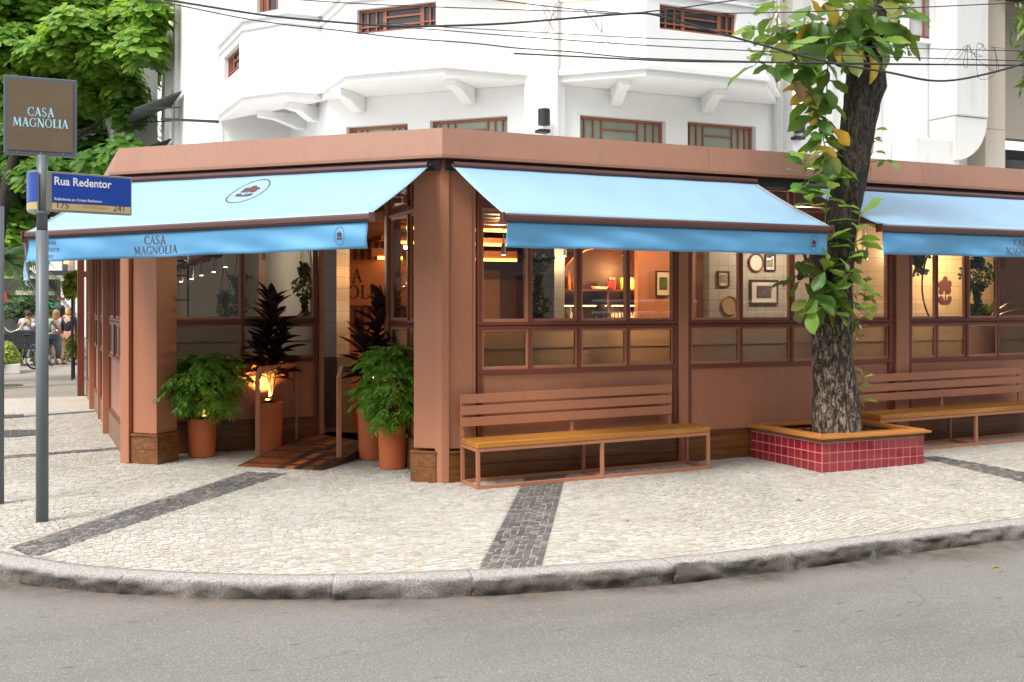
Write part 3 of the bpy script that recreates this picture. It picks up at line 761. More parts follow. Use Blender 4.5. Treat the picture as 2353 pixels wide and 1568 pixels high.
RAMP = thing('entrance_ramp', 'hardwood plank ramp with black grip strips leading up to the open door', 'ramp', (-1.2,1.5,0))
ru = Vector((-.72, .64, 0)).normalized(); rv = Vector((.64, .72, 0)).normalized(); ro = Vector((-.91, 1.21, 0))
rw, rl = .963, 2.05
planks = [S((62,34,24)), S((128,72,36)), S((110,62,38)), S((176,102,44)), S((74,42,30)), S((58,34,28)), S((140,80,42)), S((88,50,34)), S((66,38,28))]
WP = [wood('ramp_wood_%d' % i, tuple(x*.75 for x in c), tuple(min(1, x*1.25) for x in c), .35, 1, spec=.6) for i, c in enumerate(planks[:4])]
ang = math.atan2(rv.y, rv.x)-PI/2
def Lramp(s, n, z):
    p = ro+ru*s+rv*n; return (p.x, p.y, z)
def rz(n): return .012+.128*min(1, n/1.25)
nk = 9; rr = random.Random(2)
for i in range(nk):
    s0 = rw*i/nk; s1 = rw*(i+1)/nk-.003; cuts = sorted([0, 1.25, rl]+[rr.uniform(.3, 1.0)])
    for a, b in zip(cuts, cuts[1:]):
        mb = MB(); vs = []
        for s, n in ((s0,a),(s1,a),(s1,b-.002),(s0,b-.002)): vs.append(Lramp(s, n, rz(n)-.012))
        for s, n in ((s0,a),(s1,a),(s1,b-.002),(s0,b-.002)): vs.append(Lramp(s, n, rz(n)))
        mb.add(vs, MB.BF); o = obj('plank', mb, WP[rr.choice([0,0,1,2,0,3,1,0])], RAMP)
for n in (.10, .36, .66, .98):
    mb = MB(); vs = [Lramp(s, q, rz(q)+h) for h in (.0005, .004) for s, q in ((.02,n),(rw-.02,n),(rw-.02,n+.05),(.02,n+.05))]; mb.add(vs, MB.BF); obj('grip_strip', mb, DUCT, RAMP)
for s0, s1 in ((-.02, -.001), (rw+.001, rw+.02)):
    mb = MB(); vs = [Lramp(s0,0,0),Lramp(s1,0,0),Lramp(s1,1.3,0),Lramp(s0,1.3,0),Lramp(s0,0,.012),Lramp(s1,0,.012),Lramp(s1,1.3,.145),Lramp(s0,1.3,.145)]
    mb.add(vs, MB.BF); obj('side_board', mb, WP[0], RAMP)

def handrail(label, px, py, zb, D_top, dirv, ln):
    b = atz(px, py, zb); t = thing('handrail', label, 'handrail', tuple(b), group='terracotta handrails of the ramp')
    h = D_top; mb = MB(); u = Vector(dirv).normalized()
    mb.bar(b, b+Vector((0,0,h-.10)), .048, .048); mb.bar(b+Vector((0,0,h-.11)), b+Vector((0,0,h))+u*.07, .048, .048); obj('post', mb, TERRA, t, bevel=.003)
    mb = MB(); mb.bar(b+Vector((0,0,h-.001))+u*.06, b+Vector((0,0,h-.001))+u*ln, .046, .046); obj('rail', mb, TERRA, t, bevel=.003)
    mb = MB(); mb.bar(b+Vector((0,0,0))+u*ln, b+Vector((0,0,h))+u*ln, .04, .04); obj('rear_post', mb, TERRA, t)
handrail('left handrail of the ramp, in front of the taller terracotta pot', 592, 1047, .03, .98, (.62,.75,0), .95)
handrail('right handrail of the ramp, beside the small leafy shrub', 779, 1060, .02, 1.02, (.62,.75,0), 1.0)

# ================================================================ AWNINGS
def awning(label, A, B, out, proj, zt, zbA, zbB, val, arms=2, body=None, prints=()):
    """A,B: ends on the wall side (2-D), out: outward direction"""
    A = Vector((*A, 0)); B = Vector((*B, 0)); out = Vector((*out, 0)).normalized(); al = (B-A); ln = al.length; al.normalize()
    t = thing('awning', label, 'awning', (A.x, A.y, zt), group='blue retractable awnings round the restaurant')
    def P(u, v):
        p = A+al*(u*ln)+out*(proj*v); z = zt+((zbA+(zbB-zbA)*u)-zt)*v
        sag = -.035*math.sin(PI*v)*(.6+.4*math.sin(PI*u))+.006*math.sin(u*37+v*3)*v*(1-v)*4
        return Vector((p.x, p.y, z+sag))
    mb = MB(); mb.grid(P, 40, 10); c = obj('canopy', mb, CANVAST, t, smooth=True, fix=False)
    sd_ = c.modifiers.new('thickness', 'SOLIDIFY'); sd_.thickness = .003
    mb = MB(); pa = A+out*(proj+.015)+Vector((0,0,zbA-.035)); pb = B+out*(proj+.015)+Vector((0,0,zbB-.035))
    prof = [(-.03,.032),(.012,.036),(.03,.02),(.034,-.012),(.02,-.034),(-.03,-.034)]
    vs = [p+out*x+Vector((0,0,z)) for p in (pa, pb) for x, z in prof]; k = len(prof)
    mb.add(vs, [(i,(i+1)%k,(i+1)%k+k,i+k) for i in range(k)]+[tuple(range(k)), tuple(range(2*k-1,k-1,-1))]); obj('front_bar', mb, BARM, t, bevel=.003)
    for p, s in ((pa, -1), (pb, 1)):
        mb = MB(); mb.bar(p+al*s*.001, p+al*s*.018, .09, .085); obj('end_cap', mb, BARM, t, bevel=.004)
    sd = hash(label) % 7
    seed = len(label)
    def wave(s, d):                          # d: 0 top .. 1 bottom
        return d*(.017*math.sin(s*4.1+seed+d*1.2)+.012*math.sin(s*8.3+seed*2-d*3.5)+.002*math.sin(s*19+d*6))+.012*math.sin(s*2.2+d*2.6+seed)*d+.006*math.sin(s*6.5-d*5+seed)*math.sin(PI*min(1,d))
    def V(s, d, e=0):
        p = A+al*s+out*(proj+.012+e+wave(s, d)); z = (zbA+(zbB-zbA)*s/ln)-.068-val*d*(1+.012*math.sin(s*5))
        return Vector((p.x, p.y, z))
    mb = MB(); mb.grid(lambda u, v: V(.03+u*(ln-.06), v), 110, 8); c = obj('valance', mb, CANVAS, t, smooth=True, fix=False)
    sd_ = c.modifiers.new('thickness', 'SOLIDIFY'); sd_.thickness = .002; sd_.offset = -1
    for i in range(arms):
        u = (i+.5)/arms if arms > 1 else .5
        a = A+al*(ln*u)+out*.06+Vector((0,0,zt-.10)); e = A+al*(ln*u+.28)+out*(proj*.5)+Vector((0,0,(zt+zbA)/2-.17)); f = A+al*(ln*u)+out*(proj-.03)+Vector((0,0,zbA-.05))
        mb = MB(); mb.bar(a, e, .05, .03); mb.bar(e, f, .045, .028); mb.ball(e, .035, .035, .035); obj('folding_arm', mb, BARM, t)
    mb = MB(); mb.tube([A+out*.06+Vector((0,0,zt-.015)), B+out*.06+Vector((0,0,zt-.015))], .035, 10); obj('roller', mb, BARM, t)
    for kind, s0, h, mt in prints:
        if kind == 'logo':
            q = logo_quads(h); obj('lettering', quads_mb(q, lambda x, y, n: V(s0+x, .5-y/val, .004+n)), mt, t, fix=False)
        elif kind == 'emblem':
            q = emblem_quads(h); obj('emblem', quads_mb(q, lambda x, y, n: V(s0+x, .5-y/val, .004+n)), mt, t, fix=False)
        elif kind == 'slogan':
            for i, w in enumerate(('Cozinha', 'de Outro', 'Tempo')):
                obj('lettering', text_mb(w, h, lambda x, y, n: V(s0+x, .30+i*.28-(y)/val, .004+n), shear=.12 if i != 1 else .05), mt, t, fix=False)
        elif kind == 'top':
            u0, v0 = s0; r = h; q = emblem_quads(r)
            def F(x, y, n):
                p = P(u0+x/ln, v0-y/proj*.9); return p+Vector((0, 0, .006+n))
            obj('emblem', quads_mb(q, F), mt, t, fix=False)
    return t
# cut corner over the entrance: from left end to right end
AW1 = awning('sky blue awning over the cut corner entrance, with slogan and emblem', (-2.865,2.665), (-.144,-.056), (-1,-1), 1.2, 3.10, 2.46, 2.53, .235, 2,
    prints=(('logo', 1.565, .077, PRINTB), ('slogan', .14, .075, PRINTG), ('emblem', 3.55, .082, PRINTB), ('top', (.535, .36), .30, PRINTB)))
awning('sky blue awning between the corner post and the street tree', (.035,-.14), (3.6,-.14), (0,-1), 1.24, 3.10, 2.53, 2.525, .225, 2, prints=(('emblem', 3.37, .08, PRINTB),))
awning('sky blue awning right of the street tree, cut by the photo edge', (4.245,-.14), (9.3,-.14), (0,-1), 1.24, 3.09, 2.56, 2.56, .235, 3, prints=(('logo', 2.02, .075, PRINTB), ('emblem', 4.9, .08, PRINTB)))
awning('side street awning seen edge on from beneath behind the sign pole', (-2.86,11.3), (-2.86,3.15), (-1,0), .86, 3.08, 2.55, 2.5, .42, 5)

# ================================================================ BENCHES
def bench(label, x0, y0, ln, z):
    t = thing('bench', label, 'bench', (x0, y0, z), group='terracotta steel benches with wooden seats')
    d, sh, st, w = .43, .385, .055, .034
    fm = MB()
    def bb(*a): fm.box(*a)
    def mk(nm, boxes, m=TERRA, bv=.003):
        mb = MB()
        for b in boxes: mb.box(*b)
        return obj(nm, mb, m, t, local=True, bevel=bv)
    for x in (0, ln/2+.02, ln-w):
        mk('leg', [(x, x+w, 0, w, w, sh-w)]); mk('leg', [(x, x+w, d-w, d, w, sh-w)])
        mk('cross_bar', [(x+.001, x+w-.001, w, d-w, .001, w-.001)]); mk('cross_bar', [(x+.001, x+w-.001, w, d-w, sh-w+.001, sh-.001)])
    for b in [(0, ln, 0, w, 0, w), (0, ln, d-w, d, 0, w), (0, ln, 0, w, sh-w, sh), (0, ln, d-w, d, sh-w, sh)]: mk('frame_rail', [b])
    mk('seat', [(.004, ln-.002, -.006, d-.03, sh+.002, sh+st)], SEATW, .006)
    for x in (0, (ln-.22)*.5, ln-.22-w):
        mk('back_post', [(x, x+w, d-.028, d-.002, sh+.001, .872)])
    for i in range(3):
        z0 = .55+i*.113; mk('slat', [(-.004, ln-.215, d-.046, d-.029, z0, z0+.088)], TERRA, .003)
    return t
b1 = bench('bench with honey coloured wooden seat, left of the street tree by the corner post', .145, -.535, 2.62, 0)
b1.rotation_euler = (0, -math.atan(.0118), 0)
b2 = bench('bench with honey coloured wooden seat, behind the red tiled planter at right', 5.02, -.57, 2.9, .055)
b2.rotation_euler = (0, -math.atan(.0118), 0)

# ================================================================ PLANTER AND STREET TREE
PX0, PX1, PY0, PY1, PZ = 3.632, 5.0, -1.235, -.065, .03
PL = thing('tree_planter', 'raised square planter of glossy burgundy tiles with a wooden rim round the leaning tree', 'planter', (PX0, PY0, PZ))
gm = paint('salmon_grout', S((236,150,120)), .8); k = MB()
for b in ((PX0,PX1,PY0,PY0+.09,PZ-.05,.335),(PX0,PX1,PY1-.09,PY1,PZ-.05,.335),(PX0,PX0+.09,PY0+.09,PY1-.09,PZ-.05,.335),(PX1-.09,PX1,PY0+.09,PY1-.09,PZ-.05,.335)): k.box(*b)
obj('wall', k, gm, PL)
k = MB()
for b in ((PX0-.004,PX1+.004,PY0-.004,PY0+.08,.336,.375),(PX0-.004,PX0+.08,PY0+.081,PY1,.336,.375),(PX1-.08,PX1+.004,PY0+.081,PY1,.336,.375)): k.box(*b)
obj('rim_base', k, paint('weathered_mortar', S((120,100,78)), .9, .3, .5, nsc=9), PL)
def tilemat():
    m, t, b, _ = nodes('burgundy_glaze'); ob = N(t, 'ShaderNodeObjectInfo'); v = coords(t)
    c = mixc(t, ob.outputs['Random'], S((132,32,52)), S((160,50,68))); c = mixc(t, mathn(t, 'MULTIPLY', noise(t, v, 7, 4), .3), c, S((96,20,36)))
    L(t, c, b.inputs['Base Color']); b.inputs['Roughness'].default_value = .16; b.inputs['Coat Weight'].default_value = .4; bump(t, b, noise(t, v, 9, 2), .08, .004); return m
TB = tilemat(); tz = (.335-PZ-.004)/3
def tilemesh(w):
    mb = MB(); mb.box(.005, w-.005, -.003, 0, .005, tz-.005); return mb.mesh('tile', TB)
wf = (PX1-PX0)/14; wl = (PY1-PY0)/11; mf = tilemesh(wf); ml = tilemesh(wl)
for r in range(3):
    for i in range(14):
        o = bpy.data.objects.new('tile', mf); COL.objects.link(o); o.parent = PL; o.location = (wf*i, random.uniform(-.0006,.0006), tz*r+.002); o.rotation_euler = (random.uniform(-.008,.008), 0, 0)
    for i in range(11):
        o = bpy.data.objects.new('tile', ml); COL.objects.link(o); o.parent = PL; o.rotation_euler = (0, 0, -PI/2); o.location = (0, wl*(i+1), tz*r+.002)
def cap(p0, p1, q1, q0, m):                   # outer edge p, inner edge q
    mb = MB(); vs = []
    for (x, y), z in zip((p0, p1, q1, q0), (.378,.378,.378,.378)): vs.append((x, y, z))
    for (x, y) in (p0, p1, q1, q0): vs.append((x, y, .402))
    mb.add(vs, MB.BF); mid = lambda a, b, k: (a[0]+(b[0]-a[0])*k, a[1]+(b[1]-a[1])*k)
    a0, a1, c1, c0 = mid(p0, q0, .2), mid(p1, q1, .2), mid(p1, q1, .97), mid(p0, q0, .97)
    vs = [(*a0, .4025), (*a1, .4025), (*c1, .4025), (*c0, .4025), (*mid(a0,c0,.12), .416), (*mid(a1,c1,.12), .416), (*c1, .418), (*c0, .418)]
    mb.add(vs, MB.BF); obj('rim_board', mb, m, PL, bevel=.003)
e, w = .055, .15
OX0, OX1, OY0, OY1 = PX0-e, PX1+e, PY0-e, PY1+.02; IX0, IX1, IY0, IY1 = OX0+w, OX1-w, OY0+w, OY1-.1
g_ = .0015
cap((OX0,OY0),(OX1,OY0),(IX1,IY0),(IX0,IY0), CAPW); cap((OX0,OY1),(OX0,OY0+g_*2),(IX0-g_,IY0+g_),(IX0-g_,IY1), CAPWY)
cap((OX1,OY0+g_*2),(OX1,OY1),(IX1+g_,IY1),(IX1+g_,IY0+g_), CAPWY); cap((OX1-.16,OY1),(OX0+.16,OY1),(IX0,IY1),(IX1,IY1), CAPW)
mb = MB(); mb.grid(lambda u, v: (PX0+.085+u*(PX1-PX0-.17), PY0+.085+v*(PY1-PY0-.17), .33+.02*mnoise.noise(Vector((u*9,v*9,0)))), 24, 20); obj('soil', mb, SOIL, PL, fix=False, smooth=True)
mb = MB(); rr = random.Random(8)
for i in range(500):
    x, y = rr.uniform(PX0+.1, PX1-.1), rr.uniform(PY0+.1, PY1-.1); s = rr.uniform(.008, .02)
    mb.box(-s, s, -s*.5, s*.5, -s*.3, s*.3, Matrix.Translation((x, y, .345)) @ Matrix.Rotation(rr.uniform(0, 6), 4, 'Z') @ Matrix.Rotation(rr.uniform(-.5,.5), 4, 'X'))
obj('bark_chips', mb, SOIL, PL, kind='stuff')

def barkm():
    m, t, b, _ = nodes('street_tree_bark'); v = coords(t, (1,1,.35)); v2 = coords(t)
    n1 = noise(t, v, 26, 8, .76, .8); n2 = noise(t, v2, 3.2, 5, .6); n3 = noise(t, v2, 60, 4, .7)
    sp = N(t, 'ShaderNodeSeparateXYZ'); L(t, v2, sp.inputs[0])
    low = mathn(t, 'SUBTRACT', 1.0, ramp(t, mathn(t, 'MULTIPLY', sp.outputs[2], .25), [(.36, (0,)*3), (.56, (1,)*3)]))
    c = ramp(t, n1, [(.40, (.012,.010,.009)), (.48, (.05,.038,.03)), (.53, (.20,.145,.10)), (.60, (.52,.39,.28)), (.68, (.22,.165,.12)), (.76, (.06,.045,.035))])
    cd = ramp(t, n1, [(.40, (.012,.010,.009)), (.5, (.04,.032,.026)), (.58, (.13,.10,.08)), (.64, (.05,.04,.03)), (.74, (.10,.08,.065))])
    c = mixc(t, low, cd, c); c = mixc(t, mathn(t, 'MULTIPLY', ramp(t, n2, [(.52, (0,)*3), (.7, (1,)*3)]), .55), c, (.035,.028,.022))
    c = mixc(t, mathn(t, 'MULTIPLY', ramp(t, n3, [(.62, (0,)*3), (.72, (1,)*3)]), .6), c, (.45,.44,.40))
    L(t, c, b.inputs['Base Color']); b.inputs['Roughness'].default_value = .9; bump(t, b, n1, 1.0, .05); return m
BARK = barkm()
TZ = 11.25
trunk_pts = [(1925,1000,52,.0),(1922,960,54,.0),(1921,900,49,0),(1915,850,48,0),(1912,800,46,0),(1913,750,47,0),(1915,700,44,0),(1920,640,40,0),(1928,560,36,0),(1936,500,38,0),(1948,440,40,0),(1958,390,40,0),(1966,330,40,0),(1973,280,42,0),(1982,230,43,0),(1990,200,48,0),(1990,150,42,0),(1997,90,38,0),(2010,20,34,0),(2035,-80,30,0),(2080,-220,26,0)]
LEAFC = {'green': leafm('tree_leaf_green', [(.06,.16,.03), (.10,.23,.045), (.16,.29,.07)], .42, .35), 'light': leafm('tree_leaf_light', [(.17,.32,.05), (.22,.38,.075), (.28,.42,.10)], .4, .4, (.5,.7,.08)),
    'yellow': leafm('tree_leaf_yellow', [(.62,.34,.03), (.58,.40,.06)], .5, .4, (.8,.45,.04)), 'brown': leafm('tree_leaf_brown', [(.10,.045,.02), (.16,.08,.035)], .7, .1, (.3,.15,.05)),
    'olive': leafm('tree_leaf_olive', [(.12,.17,.03), (.22,.22,.04), (.17,.22,.04)], .4, .3)}
TREE = thing('street_tree', 'leaning street tree with mottled bark and big glossy leaves sprouting along its trunk', 'tree', tuple(atd(1925, 1000, TZ)))
def trunk():
    mb = MB(); ctr = []
    for x, y, r, _ in trunk_pts: p = atd(x, y, TZ); ctr.append((p, r/FD*TZ))
    ctr2 = []
    for i in range(len(ctr)-1):
        for k in range(6): t = k/6; ctr2.append((ctr[i][0].lerp(ctr[i+1][0], t), ctr[i][1]*(1-t)+ctr[i+1][1]*t))
    ctr2.append(ctr[-1]); n = 48; vs = []; fs = []
    for p, r in ctr2:
        for k in range(n):
            a = 2*PI*k/n; d = Vector((math.cos(a), math.sin(a), 0)); q = p+d*r
            f = mnoise.noise(Vector((q.x*3, q.y*3, q.z*1.6)))*.10+mnoise.noise(Vector((d.x*4, d.y*4, q.z*2.3)))*.07+mnoise.noise(q*11)*.045
            fl = .10*math.exp(-(p.z-.3)/.12) if p.z > .3 else .10
            vs.append(p+d*r*(1+f+fl)*.97)
    m = len(ctr2)
    for i in range(m-1):
        for k in range(n): k2 = (k+1) % n; fs.append((i*n+k, i*n+k2, (i+1)*n+k2, (i+1)*n+k))
    mb.add(vs, fs); return mb
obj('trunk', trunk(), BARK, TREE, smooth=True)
def knot(px, py, r, rx=1):
    p = atd(px, py, TZ-.19); mb = MB(); mb.ball((0,0,0), r, r*.8, r*1.2, 14, 9)
    mb.v = [tuple(p+Vector(v)*(1+.25*mnoise.noise(Vector(v)*20))) for v in mb.v]; obj('burl', mb, BARK, TREE, smooth=True)
knot(1893, 815, .10)
def leaf_mb(ln=.2, wd=.11, bend=.25, fold=.18, obov=.62, ripple=.0, seed=0, nu=7):
    """leaf along +X from the origin, face up"""
    rr = random.Random(seed); mb = MB(); vs = []; fs = []
    for i in range(nu+1):
        t = i/nu; w = wd/2*(math.sin(PI*min(1, t**(math.log(.5)/math.log(obov)))))**.75 if 0 < t < 1 else .002
        x = ln*t; zc = -bend*ln*t*t
        for j, s in enumerate((-1, -.5, 0, .5, 1)):
            z = zc+fold*w*abs(s)+ripple*ln*math.sin(t*13+j*2+seed)*abs(s)
            vs.append((x+rr.uniform(-.003,.003), w*s*(1+rr.uniform(-.08,.08)), z))
    for i in range(nu):
        for j in range(4): a = i*5+j; fs.append((a, a+1, a+6, a+5))
    mb.add(vs, fs); return mb
LM = {}
for c in LEAFC:
    LM[c] = [leaf_mb(.2, .10+.012*(i % 4), .15+.12*(i % 3), .25-.1*(i % 2), .60+.03*(i % 4), .03, i).mesh('leaf', LEAFC[c], True, False) for i in range(5)]
def put_leaf(parent, p, d, roll, sc, m):
    o = bpy.data.objects.new('leaf', m); COL.objects.link(o); o.parent = parent
    d = Vector(d).normalized(); up = Vector((0,0,1)); y = up.cross(d)
    if y.length < .1: y = Vector((1,0,0)).cross(d)
    y.normalize(); z = d.cross(y); R = Matrix((d, y, z)).transposed().to_4x4()
    M = Matrix.Translation(p) @ R @ Matrix.Rotation(roll, 4, 'X') @ Matrix.Scale(sc, 4)
    o.matrix_basis = ORG[parent.name].inverted() @ M if parent.type == 'EMPTY' else M
    return o
CR = Vector((Rv[0], Rv[1], 0)); CF = Vector((Fv[0], Fv[1], 0))
def sprout(parent, pts, D, n, ls, cols, rng, start=.15, th=.006, tip=True, bunch=0):
    """a stem through photo points with leaves spiralling up it"""
    P = [atd(x, y, D+dd) for x, y, dd in pts]
    mb = MB(); mb.tube(P, [th*(1-.5*i/(len(P)-1)) for i in range(len(P))], 6); obj('shoot', mb, STEMM, parent)
    tot = sum((b-a).length for a, b in zip(P, P[1:]))
    def at(t):
        d = t*tot
        for a, b in zip(P, P[1:]):
            l = (b-a).length
            if d <= l: return a.lerp(b, d/l), (b-a).normalized()
            d -= l
        return P[-1], (P[-1]-P[-2]).normalized()
    ph = rng.uniform(0, 6)
    for i in range(n):
        t = start+(1-start)*(i/max(1, n-1))**(.8); p, ax = at(min(1, t)); ph += 2.4
        side = CR*math.cos(ph)+CF*math.sin(ph)*.8; dr = side+ax*rng.uniform(.1, .6)+Vector((0,0,rng.uniform(-.35,.25)))
        c = rng.choice(cols); put_leaf(parent, p, dr, rng.uniform(-.7,.7), ls*1.3*rng.uniform(.7,1.25)/.2, rng.choice(LM[c]))
STEMM = paint('green_stem', (.16,.15,.07), .7, .3)
def cluster(parent, cx, cy, rx, ry, D, n, ls, cols, rng, dd=.35, droop=.3):
    """leaves crowding an ellipse of the crown, pointing outwards and down"""
    for i in range(n):
        while True:
            a, b = rng.uniform(-1, 1), rng.uniform(-1, 1)
            if a*a+b*b <= 1: break
        p = atd(cx+a*rx, cy+b*ry, D+rng.uniform(-dd, dd)*.8)
        dr = CR*(a*.9+rng.uniform(-.7,.7))+CF*rng.uniform(-1,.5)+Vector((0,0,-droop+rng.uniform(-.5,.5)-b*.3))
        c = rng.choice(cols); put_leaf(parent, p, dr, rng.uniform(-.9,.9), ls*1.28*rng.uniform(.65,1.25)/.2, rng.choice(LM[c]))
rg = random.Random(21)
G, Lt, Y, Br, O = 'green', 'light', 'yellow', 'brown', 'olive'
mixA = [G,G,Lt,O,O,G,Lt,G,O,Lt,G,Y]; 
cluster(TREE, 1900, 40, 130, 75, TZ-.1, 50, .25, mixA, rg); cluster(TREE, 1995, 35, 90, 60, TZ-.35, 30, .26, [G,O,O,G,Lt,G], rg)
cluster(TREE, 1960, 95, 70, 35, TZ-.4, 14, .26, [G,O,G,Lt,Y], rg); cluster(TREE, 2045, 60, 40, 45, TZ-.1, 8, .22, [O,G,G], rg)
cluster(TREE, 1820, 130, 70, 40, TZ, 14, .24, [G,Lt,G], rg); cluster(TREE, 1850, 85, 90, 40, TZ, 14, .24, [G,Lt,G,O], rg)
sprout(TREE, [(1950,60,0),(1870,70,0),(1800,85,0),(1720,60,0)], TZ, 12, .2, [Lt,Lt,G], rg, .3); sprout(TREE, [(1800,85,0),(1755,120,0),(1735,150,0)], TZ, 4, .24, [Lt,G], rg, .5)
sprout(TREE, [(1850,40,-.1),(1835,100,-.15),(1850,170,-.1),(1868,240,-.1),(1890,310,-.1),(1905,385,-.1)], TZ, 44, .21, [G,G,Lt,O,G,G,Y,O], rg, .05, .010)
sprout(TREE, [(1905,90,-.1),(1900,200,-.2),(1895,290,-.1)], TZ, 16, .19, [G,Lt,Lt,G,O], rg, .1, .008)
for x, y, c in ((1925,305,Y),(1890,345,Y),(1920,250,O),(1905,365,O),(1925,395,G),(1945,392,O),(1830,195,Br),(1850,215,Br),(1962,115,Y),(1940,108,O),(1905,20,Y),(1870,5,Y)):
    put_leaf(TREE, atd(x-12, y-12, TZ-.35), CR*rg.uniform(.3,1)+Vector((0,0,-.5)), rg.uniform(-1,1), 1.25, rg.choice(LM[c]))
sprout(TREE, [(1905,480,-.3),(1865,470,-.3),(1850,420,-.3),(1848,360,-.3)], TZ, 15, .19, [Lt,Lt,Lt,G], rg, .2); sprout(TREE, [(1895,520,-.32),(1900,460,-.35),(1905,400,-.3)], TZ, 9, .21, [Lt,G,Lt], rg, .25)
sprout(TREE, [(1955,600,-.3),(1965,560,-.35),(1975,510,-.35),(1975,480,-.3)], TZ, 10, .2, [Lt,G,Lt], rg, .1); sprout(TREE, [(1892,745,-.33),(1893,640,-.38),(1893,560,-.36)], TZ, 7, .2, [G,Lt], rg, .2)
cluster(TREE, 1850, 650, 45, 45, TZ-.3, 16, .21, [G,G,O,G,O], rg); cluster(TREE, 1895, 690, 55, 35, TZ-.35, 14, .2, [G,Lt,O,G], rg); cluster(TREE, 1880, 590, 45, 45, TZ-.3, 9, .17, [G,O,Br], rg)
cluster(TREE, 1945, 630, 50, 60, TZ-.32, 16, .17, [Lt,G,Lt,G], rg); cluster(TREE, 1968, 700, 28, 40, TZ-.2, 12, .12, [Lt,G], rg)
sprout(TREE, [(1930,690,-.3),(1945,610,-.35),(1960,560,-.3)], TZ, 8, .19, [Lt,G], rg, .2)
sprout(TREE, [(1962,800,-.1),(1975,740,-.1),(1985,700,-.1),(1990,640,0)], TZ, 14, .09, [Lt,G], rg, .1); sprout(TREE, [(1985,935,.0),(1978,900,0),(1985,855,0)], TZ, 8, .12, [Lt], rg, .2)
sprout(TREE, [(1990,380,0),(2005,350,0),(2010,300,0)], TZ, 7, .13, [Lt,G,Y], rg, .2); sprout(TREE, [(2000,372,0),(2030,368,0),(2050,372,0)], TZ, 4, .11, [Lt,G], rg, .4)
put_leaf(TREE, atd(1998, 370, TZ-.1), Vector((0,0,-1))+CR*.2, .3, .85, LM[Y][0]); put_leaf(TREE, atd(1920, 705, TZ-.35), Vector((0,0,-1)), .6, .75, LM[Y][1])

# ================================================================ POTTED PLANTS
def pot_mb(r, h):
    mb = MB(); n = 40
    prof = [(.001,.0),(r*.86,.0),(r*.9,.012),(r*.955,h*.5),(r,h-.02),(r*1.0,h-.004),(r*.985,h),(r*.90,h),(r*.885,h-.03),(.001,h-.03)]
    return mb.lathe(prof, (0,0,0), n)
SHRUB = leafm('shrub_leaflet', [(.09,.24,.035), (.18,.38,.055), (.30,.50,.09), (.12,.28,.04)], .36, .4, (.55,.9,.1))
CORD = leafm('cordyline_leaf', [(.018,.010,.014), (.035,.018,.022), (.028,.014,.018)], .32, .08, (.3,.03,.05))
DSTEM = paint('plant_stem', (.09,.06,.045), .8, .3)
def shrub(label, loc, r, h, cw, ch, cz, n, seed, lean=0):
    t = thing('potted_shrub', label, 'potted plant', loc, group='feathery green shrubs in low terracotta pots')
    obj('pot', pot_mb(r, h), TERP, t, local=True, smooth=False).data.polygons.foreach_set('use_smooth', [True]*0 or [True]*len(t.children[0].data.polygons))
    mb = MB(); rr = random.Random(seed)
    mb.lathe([(.001,h-.028),(r*.88,h-.028),(r*.7,h-.012),(.001,h-.01)], (0,0,0), 24); obj('soil', mb, SOIL, t, local=True)
    st = MB(); lf = MB(); V = []; F = []
    def leaflet(p, d, ln, wd, roll):
        d = d.normalized(); y = Vector((0,0,1)).cross(d); y = y.normalized() if y.length > .05 else Vector((1,0,0)); z = d.cross(y)
        y2 = y*math.cos(roll)+z*math.sin(roll); z2 = d.cross(y2); b = len(V)
        V.extend([p, p+d*ln*.4+y2*wd/2+z2*.004, p+d*ln*.4-y2*wd/2+z2*.004, p+d*ln*.45-z2*.003, p+d*ln-z2*ln*.15]); F.extend([(b,b+3,b+1),(b,b+2,b+3),(b+3,b+4,b+1),(b+2,b+4,b+3)])
    for i in range(n):
        a = rr.uniform(0, 2*PI); e = rr.uniform(0, 1)**.6; up = rr.uniform(-.85, 1)
        e *= 1+.55*mnoise.noise(Vector((math.cos(a)*1.6, math.sin(a)*1.6+seed, up*1.8)))+(.22 if i % 11 == 0 else 0)
        c = Vector((cw*e*math.cos(a)*math.sqrt(max(.05, 1-up*up*.75)), cw*e*math.sin(a)*math.sqrt(max(.05, 1-up*up*.75)), cz+ch*up))
        root = Vector((rr.uniform(-.03,.03), rr.uniform(-.03,.03), h-.02))
        mid = root.lerp(c, .55)+Vector((0,0,.14+.1*rr.random()))
        if i % 7 == 0: st.tube([root, root.lerp(mid, .6)+Vector((0,0,.03)), mid, c], [.006,.005,.004,.002], 5)
        fd = (c-Vector((0,0,cz-.25*ch))).normalized(); fd.z = fd.z*.3-.25+rr.uniform(-.35,.2); fd.normalize()
        L_ = rr.uniform(.11, .19); m = rr.randint(5, 7)
        sd_ = Vector((0,0,1)).cross(fd); sd_ = sd_.normalized() if sd_.length > .05 else Vector((1,0,0))
        for k in range(m):
            p = c+fd*(L_*k/m)+Vector((0,0,-.05*(k/m)**2))
            for s in (-1, 1): leaflet(p, fd*.6+sd_*s*.85+Vector((0,0,-.25+rr.uniform(-.2,.2))), rr.uniform(.06,.105), rr.uniform(.028,.042), rr.uniform(-.6,.6))
        leaflet(c+fd*L_+Vector((0,0,-.05)), fd+Vector((0,0,-.3)), .05, .02, 0)
    obj('stem', st, DSTEM, t, local=True)
    lf.v = [tuple(v) for v in V]; lf.f = F; obj('foliage', lf, SHRUB, t, local=True, fix=False, kind='stuff')
    return t
p1 = atz(465, 1050); p4 = atz(902, 1076)
shrub('wide feathery green shrub in a low pot left of the ramp', (p1.x, p1.y+.03, 0), .163, .44, .44, .31, .85, 400, 4)
shrub('feathery green shrub in a low pot right of the ramp beside the corner post', (p4.x, p4.y, 0), .155, .46, .30, .41, .89, 360, 9)
